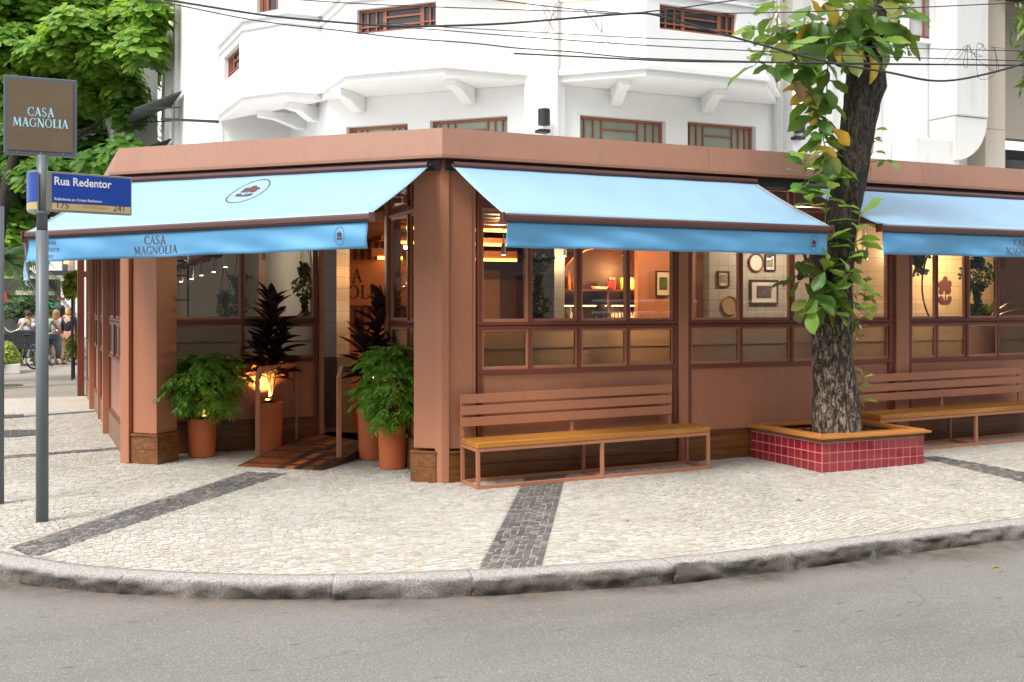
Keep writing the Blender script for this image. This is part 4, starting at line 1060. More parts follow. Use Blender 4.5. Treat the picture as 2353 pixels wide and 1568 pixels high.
LCM = [leaf_mb(.34, .10+.012*(i % 3), .12+.09*(i % 3), .5, .5, .006, 40+i, 8).mesh('leaf', CORD, True, False) for i in range(4)]
def cordyline(label, loc, r, h, heads, seed):
    t = thing('potted_cordyline', label, 'potted plant', loc, group='dark leaved plants in tall terracotta pots')
    o = obj('pot', pot_mb(r, h), TERP, t, local=True, smooth=True)
    mb = MB(); mb.lathe([(.001,h-.028),(r*.88,h-.028),(r*.7,h-.012),(.001,h-.01)], (0,0,0), 24); obj('soil', mb, SOIL, t, local=True)
    rr = random.Random(seed)
    for (dx, dz, z0, z1, n, sc) in heads:
        b = Vector((rr.uniform(-.05,.05), rr.uniform(-.05,.05), h-.02)); tp = Vector(CR*dx)+Vector(CF*dz)+Vector((0,0,z1))
        m1 = b.lerp(tp, .45)+Vector((rr.uniform(-.02,.02), 0, 0)); mb = MB(); mb.tube([b, m1, tp], [.013,.011,.007], 7); obj('cane', mb, DSTEM, t, local=True)
        for i in range(n):
            u = i/n; z = z0+(z1-z0)*u; k = (z-b.z)/(tp.z-b.z); p = b.lerp(m1, k/.45) if k < .45 else m1.lerp(tp, (k-.45)/.55)
            a = i*2.4+rr.uniform(-.3,.3); el = .15+.95*u**1.2+rr.uniform(-.15,.2)
            d = Vector((math.cos(a)*math.cos(el), math.sin(a)*math.cos(el), math.sin(el)))
            wp = ORG[t.name] @ p; put_leaf(t, wp, d, rr.uniform(-.5,.5), sc*1.18*rr.uniform(.75,1.15)*(1-.25*u), rr.choice(LCM))
    return t
p2 = Vector((-1.10, 2.93, 0)); p3 = Vector((-.17, 1.76, 0))
cordyline('tall dark purple leaved plant in a tall pot left of the ramp', (p2.x, p2.y+.02, 0), .165, .58, [(.02,0,.95,1.78,58,1.0),(.14,.05,.9,1.42,26,.9),(-.10,-.03,.85,1.25,26,.9)], 5)
cordyline('tall dark purple leaved plant in a tall pot right of the ramp, lit from below', (p3.x, p3.y+.05, 0), .165, .58, [(.10,0,.85,1.78,56,1.0),(-.12,.05,.9,1.35,28,.95),(.25,-.05,.9,1.35,24,.9)], 6)
# small up-lights that glow between the pots and the wall
UPM = emit('lit_uplight_lens', (1, .52, .12), 14)
def uplight(label, loc, aim, e):
    t = thing('garden_uplight', label, 'spotlight', loc, group='warm uplights in the pots')
    mb = MB(); mb.lathe([(.001,0),(.03,0),(.035,.05),(.03,.055),(.001,.055)], (0,0,0), 14); obj('housing', mb, DUCT, t, local=True)
    mb = MB(); mb.lathe([(.001,.056),(.026,.056),(.026,.060),(.001,.060)], (0,0,0), 14); obj('lens', mb, UPM, t, local=True)
    l = bpy.data.lights.new('uplight', 'SPOT'); l.energy = e; l.color = (1, .48, .12); l.spot_size = rad(95); l.spot_blend = .8; l.shadow_soft_size = .03
    lo = bpy.data.objects.new('lamp', l); COL.objects.link(lo); lo.parent = t; lo.location = (0,0,.08); lo.rotation_euler = (Vector(aim)*-1).to_track_quat('Z', 'Y').to_euler()
uplight('warm uplight on the soil of the tall pot left of the ramp', (p2.x-.02, p2.y-.01, .555), (.0,.5,.85), 60)
uplight('warm uplight on the soil of the tall pot right of the ramp', (p3.x+.02, p3.y+.04, .555), (.45,.1,.9), 60)
uplight('warm uplight in the low pot of the wide shrub', (p1.x+.02, p1.y-.03, .415), (.0,-.15,.95), 5)
uplight('warm uplight in the low pot beside the corner post', (p4.x+.02, p4.y-.03, .435), (.0,-.15,.95), 5)

# ================================================================ WHITE BUILDING
BLD = thing('apartment_building', 'white rendered apartment building with angular bays rising behind the restaurant', 'building', (2.02,1.88,0))
KX_, KY_ = 2.02, 1.88
def wallf(p0, p1):
    """local frame of a facade from p0 to p1, outward normal to the right of the run"""
    a = Vector(p0); b = Vector(p1); d = (b-a).normalized(); n = Vector((d.y, -d.x))
    return (lambda s, q, z: (a.x+d.x*s+n.x*q, a.y+d.y*s+n.y*q, z)), (b-a).length, (lambda px, py: ((Vector(atp(px, py, n.x, n.y, n.dot(a)).to_2d())-a).dot(d)))
def wall_holes(Lf, s0, s1, z0, z1, holes, th, m, parent, name='wall'):
    mb = MB(); cuts = sorted({s0, s1} | {h[0] for h in holes} | {h[1] for h in holes})
    for a, b in zip(cuts, cuts[1:]):
        hs = sorted([h for h in holes if h[0] <= a+1e-6 and h[1] >= b-1e-6], key=lambda h: h[2]); z = z0
        for h in hs:
            if h[2] > z: mb.box(a, b, -th, 0, z, h[2], Lf)
            z = h[3]
        if z < z1: mb.box(a, b, -th, 0, z, z1, Lf)
    return obj(name, mb, m, parent)
def bwindow(Lf, h, bars, pane_m, parent, dep=.11, fr=.035, bm=None):
    a, b, c, d = h; mb = MB(); bm = bm or FRAMEB
    for q in ((a+.002,b-.002,c+.002,c+fr),(a+.002,b-.002,d-fr,d-.002),(a+.002,a+fr,c+fr,d-fr),(b-fr,b-.002,c+fr,d-fr)): mb.box(q[0], q[1], -dep-.02, -dep+.02, q[2], q[3], Lf)
    w = obj('window', mb, bm, parent)
    g = MB(); g.box(a+fr-.01, b-fr+.01, -dep-.015, -dep-.008, c+fr-.01, d-fr+.01, Lf); obj('pane', g, pane_m, w)
    for i, (x0, z0, x1, z1, t) in enumerate(bars):      # fractions of the opening
        X0, X1 = a+(b-a)*x0, a+(b-a)*x1; Z0, Z1 = c+(d-c)*z0, c+(d-c)*z1
        k = MB(); k.box(X0-t/2 if x0 == x1 else X0, X1+t/2 if x0 == x1 else X1, -dep-.006, -dep+.013+.001*i, Z0-t/2 if z0 == z1 else Z0, Z1+t/2 if z0 == z1 else Z1, Lf); obj('glazing_bar', k, bm, w)
    return w
DECO = [(.09,.0,.09,1,.018),(.19,.30,.19,1,.018),(.285,.52,.285,1,.018),(.71,.52,.71,1,.018),(.805,.30,.805,1,.018),(.9,.0,.9,1,.018),(.285,.78,.71,.78,.016),(.19,.54,.805,.54,.016),(.09,.29,.9,.29,.016)]
SLID = [(.33,0,.33,1,.045),(.80,0,.80,1,.05),(.11,0,.11,1,.02),(.22,0,.22,1,.018),(.33,.28,.8,.28,.02),(.33,.62,.8,.62,.02),(.8,.3,1,.3,.018),(.9,0,.9,1,.018),(.0,.3,.33,.3,.018)]
ZB0, ZS0, ZS1, ZT = 3.31, 4.43, 4.56, 9.0
# facades under and between the bays
Lc, lnc, sc_ = wallf((-.11, 4.01), (KX_, KY_))
def hole(sf, x0, x1, zt, zb): a, b = sf(x0, 300), sf(x1, 300); return (min(a, b), max(a, b), zb, zt)
W1 = hole(sc_, 795, 937, 4.06, 3.42); W2 = hole(sc_, 988, 1166, 4.07, 3.42)
wall_holes(Lc, 0, lnc-.02, ZB0, ZT, [W1, W2], .25, WHITE, BLD)
for h in (W1, W2): bwindow(Lc, h, DECO, WGREEN, BLD)
Lr, lnr, sr_ = wallf((KX_, KY_), (16, KY_))
W3 = hole(sr_, 1333, 1530, 4.09, 3.42); W4 = hole(sr_, 1580, 1737, 4.12, 3.42); W5 = hole(sr_, 2090, 2166, 7.2, 5.60)
wall_holes(Lr, .02, 7.0, ZB0, ZT, [W3, W4, (W5[0], W5[1], W5[2], W5[3])], .25, WHITE, BLD)
for h in (W3, W4): bwindow(Lr, h, DECO, WGREEN, BLD)
bwindow(Lr, W5, [(.5,0,.5,1,.03),(0,.2,1,.2,.03),(0,.42,1,.42,.03),(0,.64,1,.64,.03),(0,.86,1,.86,.03)], LGLASS, BLD, .06, .05)
k = MB(); k.box(W5[0]-.05, W5[1]+.05, 0, .07, 5.52, 5.58, Lr); obj('window_sill', k, WHITE, BLD)
# recessed corner shaft with vertical ribs
k = MB(); k.prism([(KX_-.26,KY_+.02),(KX_-.10,KY_-.16),(KX_+.12,KY_-.16),(KX_+.26,KY_-.02),(KX_,KY_+.3)], ZB0, ZT); obj('corner_shaft', k, WHITE, BLD, bevel=.01)
for dx, dy, r in ((-.17,-.05,.035),(.19,-.07,.035),(.05,-.17,.03)):
    k = MB(); k.prism([(KX_+dx-r,KY_+dy-r),(KX_+dx+r,KY_+dy-r),(KX_+dx+r,KY_+dy+r),(KX_+dx-r,KY_+dy+r)], ZB0, ZT-.1); obj('rib', k, WHITE, BLD)
def bay_(pts, holes=(), brackets=(), back=()):
    """pts: plan of the bay front from left to right"""
    n = len(pts)
    for i in range(n-1):
        Lf, ln, sf = wallf(pts[i], pts[i+1]); hs = [hole(sf, *h[1:]) for h in holes if h[0] == i]
        wall_holes(Lf, 0, ln, ZS1, ZT, hs, .16, WHITE, BLD, 'bay_wall')
        for h in hs: bwindow(Lf, h, SLID if i != 0 or n < 4 else SLID, DGLASS, BLD, .08)
    def off(o):
        out = []
        for i, p in enumerate(pts):
            ns = []
            if i > 0: d = (Vector(pts[i])-Vector(pts[i-1])).normalized(); ns.append(Vector((d.y, -d.x)))
            if i < n-1: d = (Vector(pts[i+1])-Vector(pts[i])).normalized(); ns.append(Vector((d.y, -d.x)))
            m = (sum(ns, Vector((0,0)))).normalized(); out.append(Vector(p)+m*(o/max(.4, m.dot(ns[0]))))
        return out
    for nm, z0, z1, o in (('bay_floor', ZS0, ZS1, .0), ('moulding', ZS1-.055, ZS1+.0, .05), ('moulding', ZS1+.001, ZS1+.03, .025), ('moulding', 5.40, 5.44, .03), ('moulding', 5.52, 5.55, .05)):
        P = off(o); Q = off(-.14 if nm == 'moulding' else 0); mb = MB()
        if nm == 'bay_floor':
            mb.prism([(p.x, p.y) for p in P]+list(back), z0, z1-.003)
        else:
            for i in range(n-1): mb.prism([(P[i].x,P[i].y),(P[i+1].x,P[i+1].y),(Q[i+1].x,Q[i+1].y),(Q[i].x,Q[i].y)], z0, z1)
        obj(nm, mb, WHITE, BLD)
    for (x, y), (dx, dy), ln in brackets:
        d = Vector((dx, dy)).normalized(); s = Vector((-d.y, d.x)); mb = MB(); vs = []
        prof = [(0,0),(0,-.20),(.12,-.20),(ln*.65,-.10),(ln,-.085),(ln,0)]
        for w in (-.07, .07):
            for q, z in prof: vs.append((x+d.x*q+s.x*w, y+d.y*q+s.y*w, ZS0+z+.0))
        kk = len(prof); mb.add(vs, [(i,(i+1)%kk,(i+1)%kk+kk,i+kk) for i in range(kk)]+[tuple(range(kk)), tuple(range(2*kk-1,kk-1,-1))]); obj('bracket', mb, WHITE, BLD, bevel=.004)
bay_([(-.187,4.05),(-.187,2.814),(.727,1.90),(1.80,1.90)], holes=[(1, 820, 1002, 5.30, 5.00)], brackets=[((.22,3.65),(-1,-1),.62),((1.32,2.55),(-1,-1),.62)], back=[(1.9,1.98),(-.1,4.0)])
bay_([(2.15,1.74),(2.91,.98),(4.64,.98),(5.5,1.86)], holes=[(1, 1516, 1694, 5.30, 5.00)], brackets=[((3.0,1.86),(-.35,-1),.66),((4.35,1.86),(-.35,-1),.66)], back=[(2.1,1.87)])
bay_([(-1.15,6.27),(-1.09,4.70),(-.64,4.06),(-.12,4.06)], holes=[(0, 515, 550, 5.3, 4.95), (1, 590, 640, 7.0, 5.60)], brackets=[((-.11,5.3),(-1,-.2),.7),((-.11,4.6),(-1,-.5),.5)])
Ls, lns, ss_ = wallf((-.11, 14), (-.11, 4.01)); wall_holes(Ls, 0, lns, ZB0, ZT, [], .25, WHITE, BLD)
Lf2, ln2, sf2 = wallf((-1.3, 12.6), (-1.3, 6.3)); wall_holes(Lf2, 0, ln2, ZB0, ZT, [(ln2-4.6,ln2-4.1,4.3,5.7),(ln2-2.4,ln2-2.0,4.0,5.1)], .2, WHITE, BLD)
k = MB(); k.box(-1.295, .2, 6.31, 6.48, ZB0, ZT-.01); obj('wall', k, WHITE, BLD)
k = MB(); k.box(-1.25, 3, 12.6, 12.9, ZB0, ZT); obj('wall', k, WHITE, BLD)
for y in (7.1, 8.3, 9.9, 11.3):
    k = MB(); k.box(-1.36, -1.3, y, y+.18, ZB0, ZT); obj('rib', k, WHITE, BLD)
for h in ((ln2-4.6,ln2-4.1,4.3,5.7),(ln2-2.4,ln2-2.0,4.0,5.1)): bwindow(Lf2, h, [(.5,0,.5,1,.02)], LGLASS, BLD, .1, bm=DUCT)
k = MB(); k.box(-1.0, 9.0, 2.3, 12.6, 8.9, 9.05); obj('roof_slab', k, WHITE, BLD)
# pilasters, pipes and duct right of the tree
for a, b, q in ((5.62,5.80,.20),(6.15,6.35,.14),(6.6,7.3,.05)):
    k = MB(); k.box(a, b, KY_-q, KY_+.02, ZB0, ZT); obj('rib', k, WHITE, BLD, bevel=.01)
for x, y in ((5.45,1.80),(8.62,1.80)):
    k = MB(); k.tube([(x,y,ZB0),(x,y,ZT)], .04, 10); obj('downpipe', k, WHITED if x < 8 else paint('stained_pipe', (.3,.28,.25), .7, .3), BLD, smooth=True)
def duct():
    mb = MB(); c = aty(2205, 200, 1.6); x0, x1 = c.x-.33, c.x+.30; z0 = 1.75+(698-282)/FD*15.7
    mb.box(x0, x1, 1.35, 1.86, z0, 6.6); obj('duct', mb, WHITED, BLD, bevel=.02)
    mb = MB(); prof = []
    for i in range(9): a = -PI/2*i/8; prof.append((x0+.62*math.cos(a)*1.0, z0-.012+.62*math.sin(a)))
    poly = [(x0, z0-.012)]+prof; vs = [(x, 1.37, z) for x, z in poly]+[(x, 1.84, z) for x, z in poly]; k = len(poly)
    mb.add(vs, [(i,(i+1)%k,(i+1)%k+k,i+k) for i in range(k)]+[tuple(range(k)), tuple(range(2*k-1,k-1,-1))]); obj('duct_elbow', mb, WHITED, BLD)
    mb = MB(); mb.box(x0-.03, x1+.03, 1.33, 1.88, 6.6, 6.66); obj('duct_cap', mb, paint('rusty_tile', S((176,104,66)), .9, .3), BLD)
duct()
a = aty(2093, 318, 1.5); b = aty(2192, 372, 1.5)
AC = thing('condenser_cage', 'rusty edged white condenser housing on the wall above the fascia at far right', 'air conditioner', (a.x, 1.5, b.z))
k = MB(); k.box(a.x, b.x, 1.4, 1.86, a.z-.42, a.z); obj('housing', k, WHITED, AC, bevel=.01)
for x in (a.x+.1, b.x-.12, b.x+.15):
    k = MB(); k.bar((x, 1.45, 3.4), (x, 1.45, a.z-.421), .04); obj('strut', k, WHITED, AC)
k = MB(); k.box(a.x+.02, b.x-.3, 1.5, 1.84, 3.46, a.z-.45); obj('grille', k, DUCT, AC)
NB = thing('neighbour_building', 'beige marble clad building with a dark wooden soffit at the far right', 'building', (9.2,1.9,0))
for (x0, x1, y) in ((2236,2264,1.80),(2264,2310,1.55)):
    A_ = aty(x0, 200, y); B_ = aty(x1, 200, y)
    for z0, z1 in ((3.2,4.3),(4.305,5.5),(5.505,6.52)):
        k = MB(); k.box(A_.x+.002, B_.x, y, y+.5, z0, z1); obj('marble_slab', k, MARBLE, NB, bevel=.004)
k = MB(); k.box(9.2, 16, 2.3, 2.5, 4.35, 9); obj('wall', k, BEIGE, NB)
k = MB(); k.box(9.2, 16, 3.2, 3.3, 3.2, 4.35); obj('dark_window', k, DGLASS, NB)
for i in range(9):
    k = MB(); k.box(9.05, 16, 1.0+i*.16, 1.155+i*.16, 6.50, 6.54); obj('soffit_board', k, DARKW, NB)
# wall sconces glowing up the white wall
def sconce(label, px, py, Y, e):
    p = aty(px, py, Y); t = thing('wall_sconce', label, 'wall lamp', tuple(p), group='black cylindrical wall sconces')
    k = MB(); k.lathe([(.001,0),(.072,0),(.072,.19),(.066,.19),(.066,.02),(.001,.02)], (0,0,0), 20); obj('shade', k, DUCT, t, local=True)
    k = MB(); k.box(-.07,.07,-.03,.10,-.09,-.05); obj('bracket', k, DUCT, t, local=True)
    l = bpy.data.lights.new('bulb', 'SPOT'); l.energy = e*2.2; l.color = (1,.62,.3); l.spot_size = rad(55); l.spot_blend = .9; l.shadow_soft_size = .03
    lo = bpy.data.objects.new('lamp', l); COL.objects.link(lo); lo.parent = t; lo.location = (0,.02,.05); lo.rotation_euler = (PI-.06, 0, 0)
    k = MB(); k.lathe([(.001,.021),(.05,.021),(.05,.03),(.001,.03)], (0,0,0), 14); obj('bulb', k, emit('sconce_bulb', (1,.6,.25), 15), t, local=True)
sconce('black cylinder sconce between the two angular bays above the corner', 1250, 288, 1.60, 40)
sconce('black cylinder sconce glowing behind the leaves beside the right bay', 1838, 305, 1.6, 60)
# sun shades on the side wall
def shade(label, pts, D0):
    t = thing('window_shade', label, 'awning', tuple(D0), group='dark metal window shades on the side wall')
    mb = MB(); P = [Vector(p) for p in pts]; mb.add(P+[p+Vector((0,0,.03)) for p in P], [(0,1,2,3),(7,6,5,4),(0,4,5,1),(1,5,6,2),(2,6,7,3),(3,7,4,0)]); obj('shade_panel', mb, paint('shade_canvas', (.06,.062,.065), .7), t)
    mb = MB(); mb.tube([P[0]-Vector((0,0,.25)), P[1], P[2], P[3]-Vector((0,0,.25))], .014, 6); obj('frame', mb, DUCT, t)
a = atx(418,165,-1.34); b = atx(418,200,-1.34)
shade('upper dark folding window shade on the white side wall', [(-1.34,9.1,5.35),(-2.1,9.1,5.0),(-2.1,10.6,5.0),(-1.34,10.6,5.35)], (-1.34,9.8,5.3))
shade('lower dark folding window shade on the white side wall', [(-1.34,10.6,4.75),(-2.3,10.6,4.35),(-2.3,12.4,4.35),(-1.34,12.4,4.75)], (-1.34,11.5,4.7))
k = MB(); A_ = atd(372, 274, 15.6); B_ = atd(500, 280, 15.0); k.bar(A_, B_, .05, .035); solo('shade_rail', k, DUCT, 'long dark rail jutting along the white side wall above the fascia', 'rail')
GB = thing('grey_annex', 'narrow grey annex with pipes between the white building and the trees', 'building', (-1.9,13.5,0))
k = MB(); k.box(-2.15, -1.3, 13.3, 16, 0, 7.0); obj('wall', k, whitewall('grey_render', (.45,.45,.43), .4), GB)
for x in (-2.17,-2.06,-1.97):
    k = MB(); k.tube([(x,13.2,2),(x,13.2,6.3),(x+.1,13.25,6.5),(x+.3,13.25,6.5)], .035, 8); obj('pipe', k, WHITED, GB, smooth=True)
k = MB(); k.box(-1.8,-1.42,12.95,13.3,5.6,6.1); obj('condenser', k, WHITED, GB, bevel=.02)

# ================================================================ CABLES
CABM = paint('black_cable', (.03,.03,.032), .6)
def cable(label, pts, D, r, group='overhead cables crossing the facade', cat='cable'):
    P = [atd(x*2353/2979, y*2353/2979, D+(d if len(q) > 2 else 0)) for q in pts for x, y, d in [(*q, 0)[:3]]]
    C = []
    for i in range(len(P)-1):
        p0, p1, p2, p3 = P[max(i-1,0)], P[i], P[i+1], P[min(i+2,len(P)-1)]
        for k in range(6):
            t = k/6; C.append(.5*((2*p1)+(-p0+p2)*t+(2*p0-5*p1+4*p2-p3)*t*t+(-p0+3*p1-3*p2+p3)*t**3))
    C.append(P[-1]); mb = MB(); mb.tube(C, r, 6); return solo('cable', mb, CABM, label, cat, group, smooth=True)
cable('thickest black cable, sagging to a splice right of the tree', [(380,-16),(484,0),(750,42),(910,59),(1121,75),(1247,76.6),(1450,70),(1618,57),(1829,40),(1892,41),(1955,57),(2081,92.6),(2190,124),(2410,181),(2579,210),(2728,236),(2873,215),(3060,160)], 9.6, .010)
cable('thin cable starting under the thickest one at top left', [(420,0),(500,12),(750,61),(995,90),(1163,110),(1373,126),(1500,140),(1660,151),(1871,170),(2250,181),(2452,187),(3060,190)], 9.8, .006)
cable('uppermost thin cable crossing the top of both bays', [(847,-2),(1079,13),(1500,29),(1660,33),(1829,41),(2250,37),(2579,26),(3060,4)], 9.9, .005)
cable('thin cable crossing mid height of the bays', [(1100,66),(1269,78),(1450,88),(1871,111),(2250,125),(2579,139),(3060,151)], 10.0, .004)
cable('thin cable just below the mid height one', [(1100,76),(1269,87),(1500,106),(1871,132),(2250,151),(2579,166),(3060,180)], 10.1, .005)
cable('short dark cable starting beside the corner shaft', [(1495,156),(1700,166),(1960,178),(2250,182),(3060,192)], 9.7, .008)
cable('thin cable falling from the top edge to meet the thickest one', [(1380,-12),(1450,1),(1650,25),(1800,38),(1829,41)], 9.9, .005)
cable('thin cable rising from the thickest one to the top edge above the right bay', [(1829,40),(1960,26),(2144,0),(2200,-8)], 9.6, .006)
rr = random.Random(12)
def tangle(label, cx, cy, w, h, D, n, seed):
    rr = random.Random(seed); pts = []
    for i in range(n): pts.append((cx+rr.uniform(-w, w), cy+rr.uniform(-h, h)))
    return cable(label, pts, D, .0022, 'loose tangled wire ends', 'wire')
tangle('wire tangle hanging over the corner shaft', 1600, 60, 30, 50, 9.7, 9, 1); tangle('loose curly wire over the left part of the right bay', 1740, 80, 50, 70, 9.8, 8, 2)
tangle('wire tangle in front of the white duct at far right', 2800, 165, 55, 40, 9.8, 12, 3); tangle('wire tangle in front of the marble pillar at far right', 2870, 175, 40, 60, 9.9, 10, 4)

# ================================================================ SIGN POLE
pb = Vector((-3.594, -.434, 0)); DP = (pb.x-CAMP[0])*Fv[0]+(pb.y-CAMP[1])*Fv[1]
SP = thing('street_sign_pole', 'grey pole with a brown square sign box and blue street name plates', 'street sign', tuple(pb))
k = MB(); r0 = .0455; k.tube([(pb.x,pb.y,0),(pb.x,pb.y,1.75+(698-530)/FD*DP)], r0+.002, 20); obj('pole', k, STEELG, SP, smooth=True)
k = MB(); k.tube([(pb.x,pb.y,1.75+(698-529)/FD*DP),(pb.x,pb.y,1.75+(698-357)/FD*DP)], r0-.004, 20); obj('pole', k, STEELG, SP, smooth=True)
# square box: slightly turned, front face
A_ = atd(8, 172, DP-.12); B_ = atd(177, 187, DP+.10); zt_ = (A_.z+B_.z)/2; hb = 178/FD*DP
bd = (Vector((B_.x,B_.y,0))-Vector((A_.x,A_.y,0))); bl = bd.length; bd.normalize(); bn = Vector((bd.y,-bd.x,0))
bc = Vector((pb.x,pb.y,0)); A0 = Vector((A_.x, A_.y, 0))
def LB(s, n, z): p = A0+bd*s+bn*n; return (p.x, p.y, z)
zb_ = 1.75+(698-357)/FD*DP; zt_ = zb_+hb
SBG = paint('brown_sign_face', S((108,92,72)), .45, .1, nsc=6); SFR = paint('grey_sign_frame', S((92,100,110)), .4); ALU = paint('weathered_aluminium', S((150,148,138)), .35, .15, metal=.4)
k = MB(); k.box(0, bl, -.10, .0, zb_, zt_, LB); obj('sign_box', k, SFR, SP, bevel=.006)
k = MB(); k.box(.03, bl-.03, .0015, .006, zb_+.03, zt_-.03, LB); sbx = obj('sign_face', k, SBG, SP)
GW = 1.5; q = logo_quads(.085); GW = 1.0; LBLUE = paint('pale_blue_print', S((168,222,240)), .5)
obj('lettering', quads_mb(q, lambda x, y, n: LB(bl*.5+x*.72, .0065+n, (zb_+zt_)/2-.01+y*.84), .002), LBLUE, SP, fix=False)
q2 = logo_quads(.085)
for x0 in (.10, bl/2, bl-.10):
    k = MB(); k.ball(LB(x0, .001, zb_+.014), .006, .006, .006, 8, 5); obj('rivet', k, ALU, SP)
# street name plates: a flat plate to the right and a curved one turning away behind the pole
BLUE = paint('sign_blue', S((20,66,160)), .35, .1, nsc=4); TAN = paint('sign_tan_strip', S((196,172,122)), .5, .15, nsc=7); WHT = paint('white_print', (.8,.8,.78), .5); NAVY = paint('navy_print', S((52,60,92)), .5)
P0 = atd(106, 393, DP-.02); P1 = atd(303, 405, DP+.42); pd = Vector((P1.x-P0.x, P1.y-P0.y, 0)); pl = pd.length; pd.normalize(); pn = Vector((pd.y,-pd.x,0))
zpt = P0.z; hp = 92/FD*(DP); O_ = Vector((P0.x,P0.y,0))
def LP(s, n, z): p = O_+pd*s+pn*n; return (p.x,p.y,z)
k = MB(); k.box(0, pl, -.05, 0, zpt-hp, zpt, LP); obj('name_plate', k, ALU, SP, bevel=.004)
k = MB(); k.box(.045, pl-.012, .0015, .004, zpt-hp*.77, zpt-.016, LP); obj('plate_face', k, BLUE, SP)
k = MB(); k.box(.045, pl-.012, .0015, .004, zpt-hp+.014, zpt-hp*.79, LP); obj('plate_strip', k, TAN, SP)
sw_ = pl-.06
def tx(body, size, s, z, m, bold=0, wide=1.0):
    obj('lettering', text_mb(body, size, lambda x, y, n: LP(s+x*wide, .0045+n, z+y), bold), m, SP, fix=False)
tx('Rua Redentor', .092, .058, zpt-.105, WHT, .022, .88)
tx('Referência ao Cristo Redentor.', .030, .062, zpt-hp*.77+.018, WHT, .012)
tx('175', .072, .07, zpt-hp+.028, NAVY); tx('241', .072, pl-.16, zpt-hp+.028, NAVY); tx('22421-030 Ipanema', .026, .28, zpt-hp+.042, paint('faded_print', S((150,130,100)), .6))
# curved plate
CPc = Vector((pb.x-.02, pb.y, 0)); mb = MB(); mb2 = MB(); mb3 = MB()
cL = atd(56, 410, DP+.15); aL = Vector((cL.x, cL.y, 0)); aM = O_ + pn*.0
def Cc(u):                                   # from the pole, bulging left, then turning back
    p0 = O_-pd*.06; p1 = O_-CR*.22+CF*-.02; p2 = aL+CF*.20
    return p0.lerp(p1, u).lerp(p1.lerp(p2, u), u)
def ribbon(mbx, u0, u1, z0, z1, o):
    n = 14; vs = []; 
    for i in range(n+1):
        u = u0+(u1-u0)*i/n; p = Cc(u); q_ = Cc(min(1, u+.01)); d = (q_-Cc(max(0, u-.01))).normalized(); nn = Vector((-d.y, d.x, 0)); nn = nn if nn.dot(CF) < 0 else -nn
        for oo in (o, o-.004): 
            for z in (z0, z1): vs.append((p.x+nn.x*oo, p.y+nn.y*oo, z))
    fs = []
    for i in range(n):
        a = i*4; b = a+4; fs += [(a,a+1,b+1,b),(a+2,b+2,b+3,a+3),(a,b,b+2,a+2),(a+1,a+3,b+3,b+1)]
    fs += [(0,2,3,1),(n*4,n*4+1,n*4+3,n*4+2)]; mbx.add(vs, fs)
ribbon(mb, 0, 1, zpt-hp, zpt, .0); obj('curved_name_plate', mb, ALU, SP)
ribbon(mb2, .02, .98, zpt-hp*.77, zpt-.012, .005); obj('plate_face', mb2, BLUE, SP); ribbon(mb3, .02, .98, zpt-hp+.012, zpt-hp*.79, .005); obj('plate_strip', mb3, TAN, SP)
k = MB(); k.tube([(pb.x,pb.y,zpt-hp-.02),(pb.x,pb.y,zpt-hp+.0)], r0+.012, 20); obj('pole_collar', k, STEELG, SP)
k = MB(); k.tube([atd(-2, 1158, 10.6).xy.to_3d(), atd(-2, 1158, 10.6).xy.to_3d()+Vector((0,0,1.0))], .05, 12)
c_ = atz(-3, 1158); k = MB(); k.tube([(c_.x,c_.y,0),(c_.x,c_.y,2.6)], .045, 14); solo('thin_pole', k, STEELG, 'dark grey post cut by the left edge of the photo', 'pole', smooth=True)
def cover(label, px, py, r, sq=False):
    c = atz(px, py); mb = MB()
    t = thing('access_cover', label, 'manhole cover', (c.x, c.y, .0), group='access covers in the left pavement')
    if sq: mb.box(-r, r, -r*.7, r*.7, .0, .006)
    else: mb.lathe([(.001,.0),(r,.0),(r,.006),(r*.97,.008),(.001,.008)], (0,0,0), 32)
    obj('lid', mb, paint('cast_iron', (.09,.085,.08), .6, .3, .6, nsc=8), t, local=True)
    for i in range(7):
        k = MB(); x = -r*.8+i*r*.266; h = math.sqrt(max(.01, 1-(x/r)**2))*r*.85 if not sq else r*.55
        k.box(x-.012, x+.012, -h, h, .009 if not sq else .007, .013); obj('grip_rib', k, paint('worn_iron', (.14,.13,.12), .5, .2), t, local=True)
cover('round iron manhole cover left of the sign pole', 25, 997, .42); cover('square iron cover at the left edge of the pavement', 5, 958, .30, True); cover('small far iron cover behind the sign pole on the grey paving', 12, 886, .35)

# ================================================================ INSIDE THE RESTAURANT
IN = thing('dining_room', 'dining room interior behind the glass with tiled pillars and warm wooden ceiling', 'interior', (2,4,0))
def ibox(nm, x0, x1, y0, y1, z0, z1, m, ang=0, bevel=0):
    mb = MB(); 
    if ang:
        M = Matrix.Translation(((x0+x1)/2, (y0+y1)/2, 0)) @ Matrix.Rotation(ang, 4, 'Z'); mb.box(-(x1-x0)/2, (x1-x0)/2, -(y1-y0)/2, (y1-y0)/2, z0, z1, M)
    else: mb.box(x0, x1, y0, y1, z0, z1)
    return obj(nm, mb, m, IN, bevel=bevel)
BWALL = paint('interior_brown_wall', S((96,56,40)), .6, .15); TWALL = paint('interior_terracotta_wall', S((186,130,104)), .6, .08)
CREAMW = paint('interior_cream_wall', (.46,.43,.38), .6, .1); STONE = paint('granite_dado', S((98,86,74)), .6, .3, .3, nsc=14)
def ipillar(cx, cy, w, dado=False):
    ibox('tiled_pillar', cx-w/2, cx+w/2, cy-w/2, cy+w/2, .14 if not dado else 1.05, 3.115, ITILE, PI/4)
    if dado: ibox('pillar_base', cx-w/2-.02, cx+w/2+.02, cy-w/2-.02, cy+w/2+.02, .14, 1.049, STONE, PI/4)
ipillar(2.05, 1.95, .40); ipillar(-.05, 4.05, .34, True)
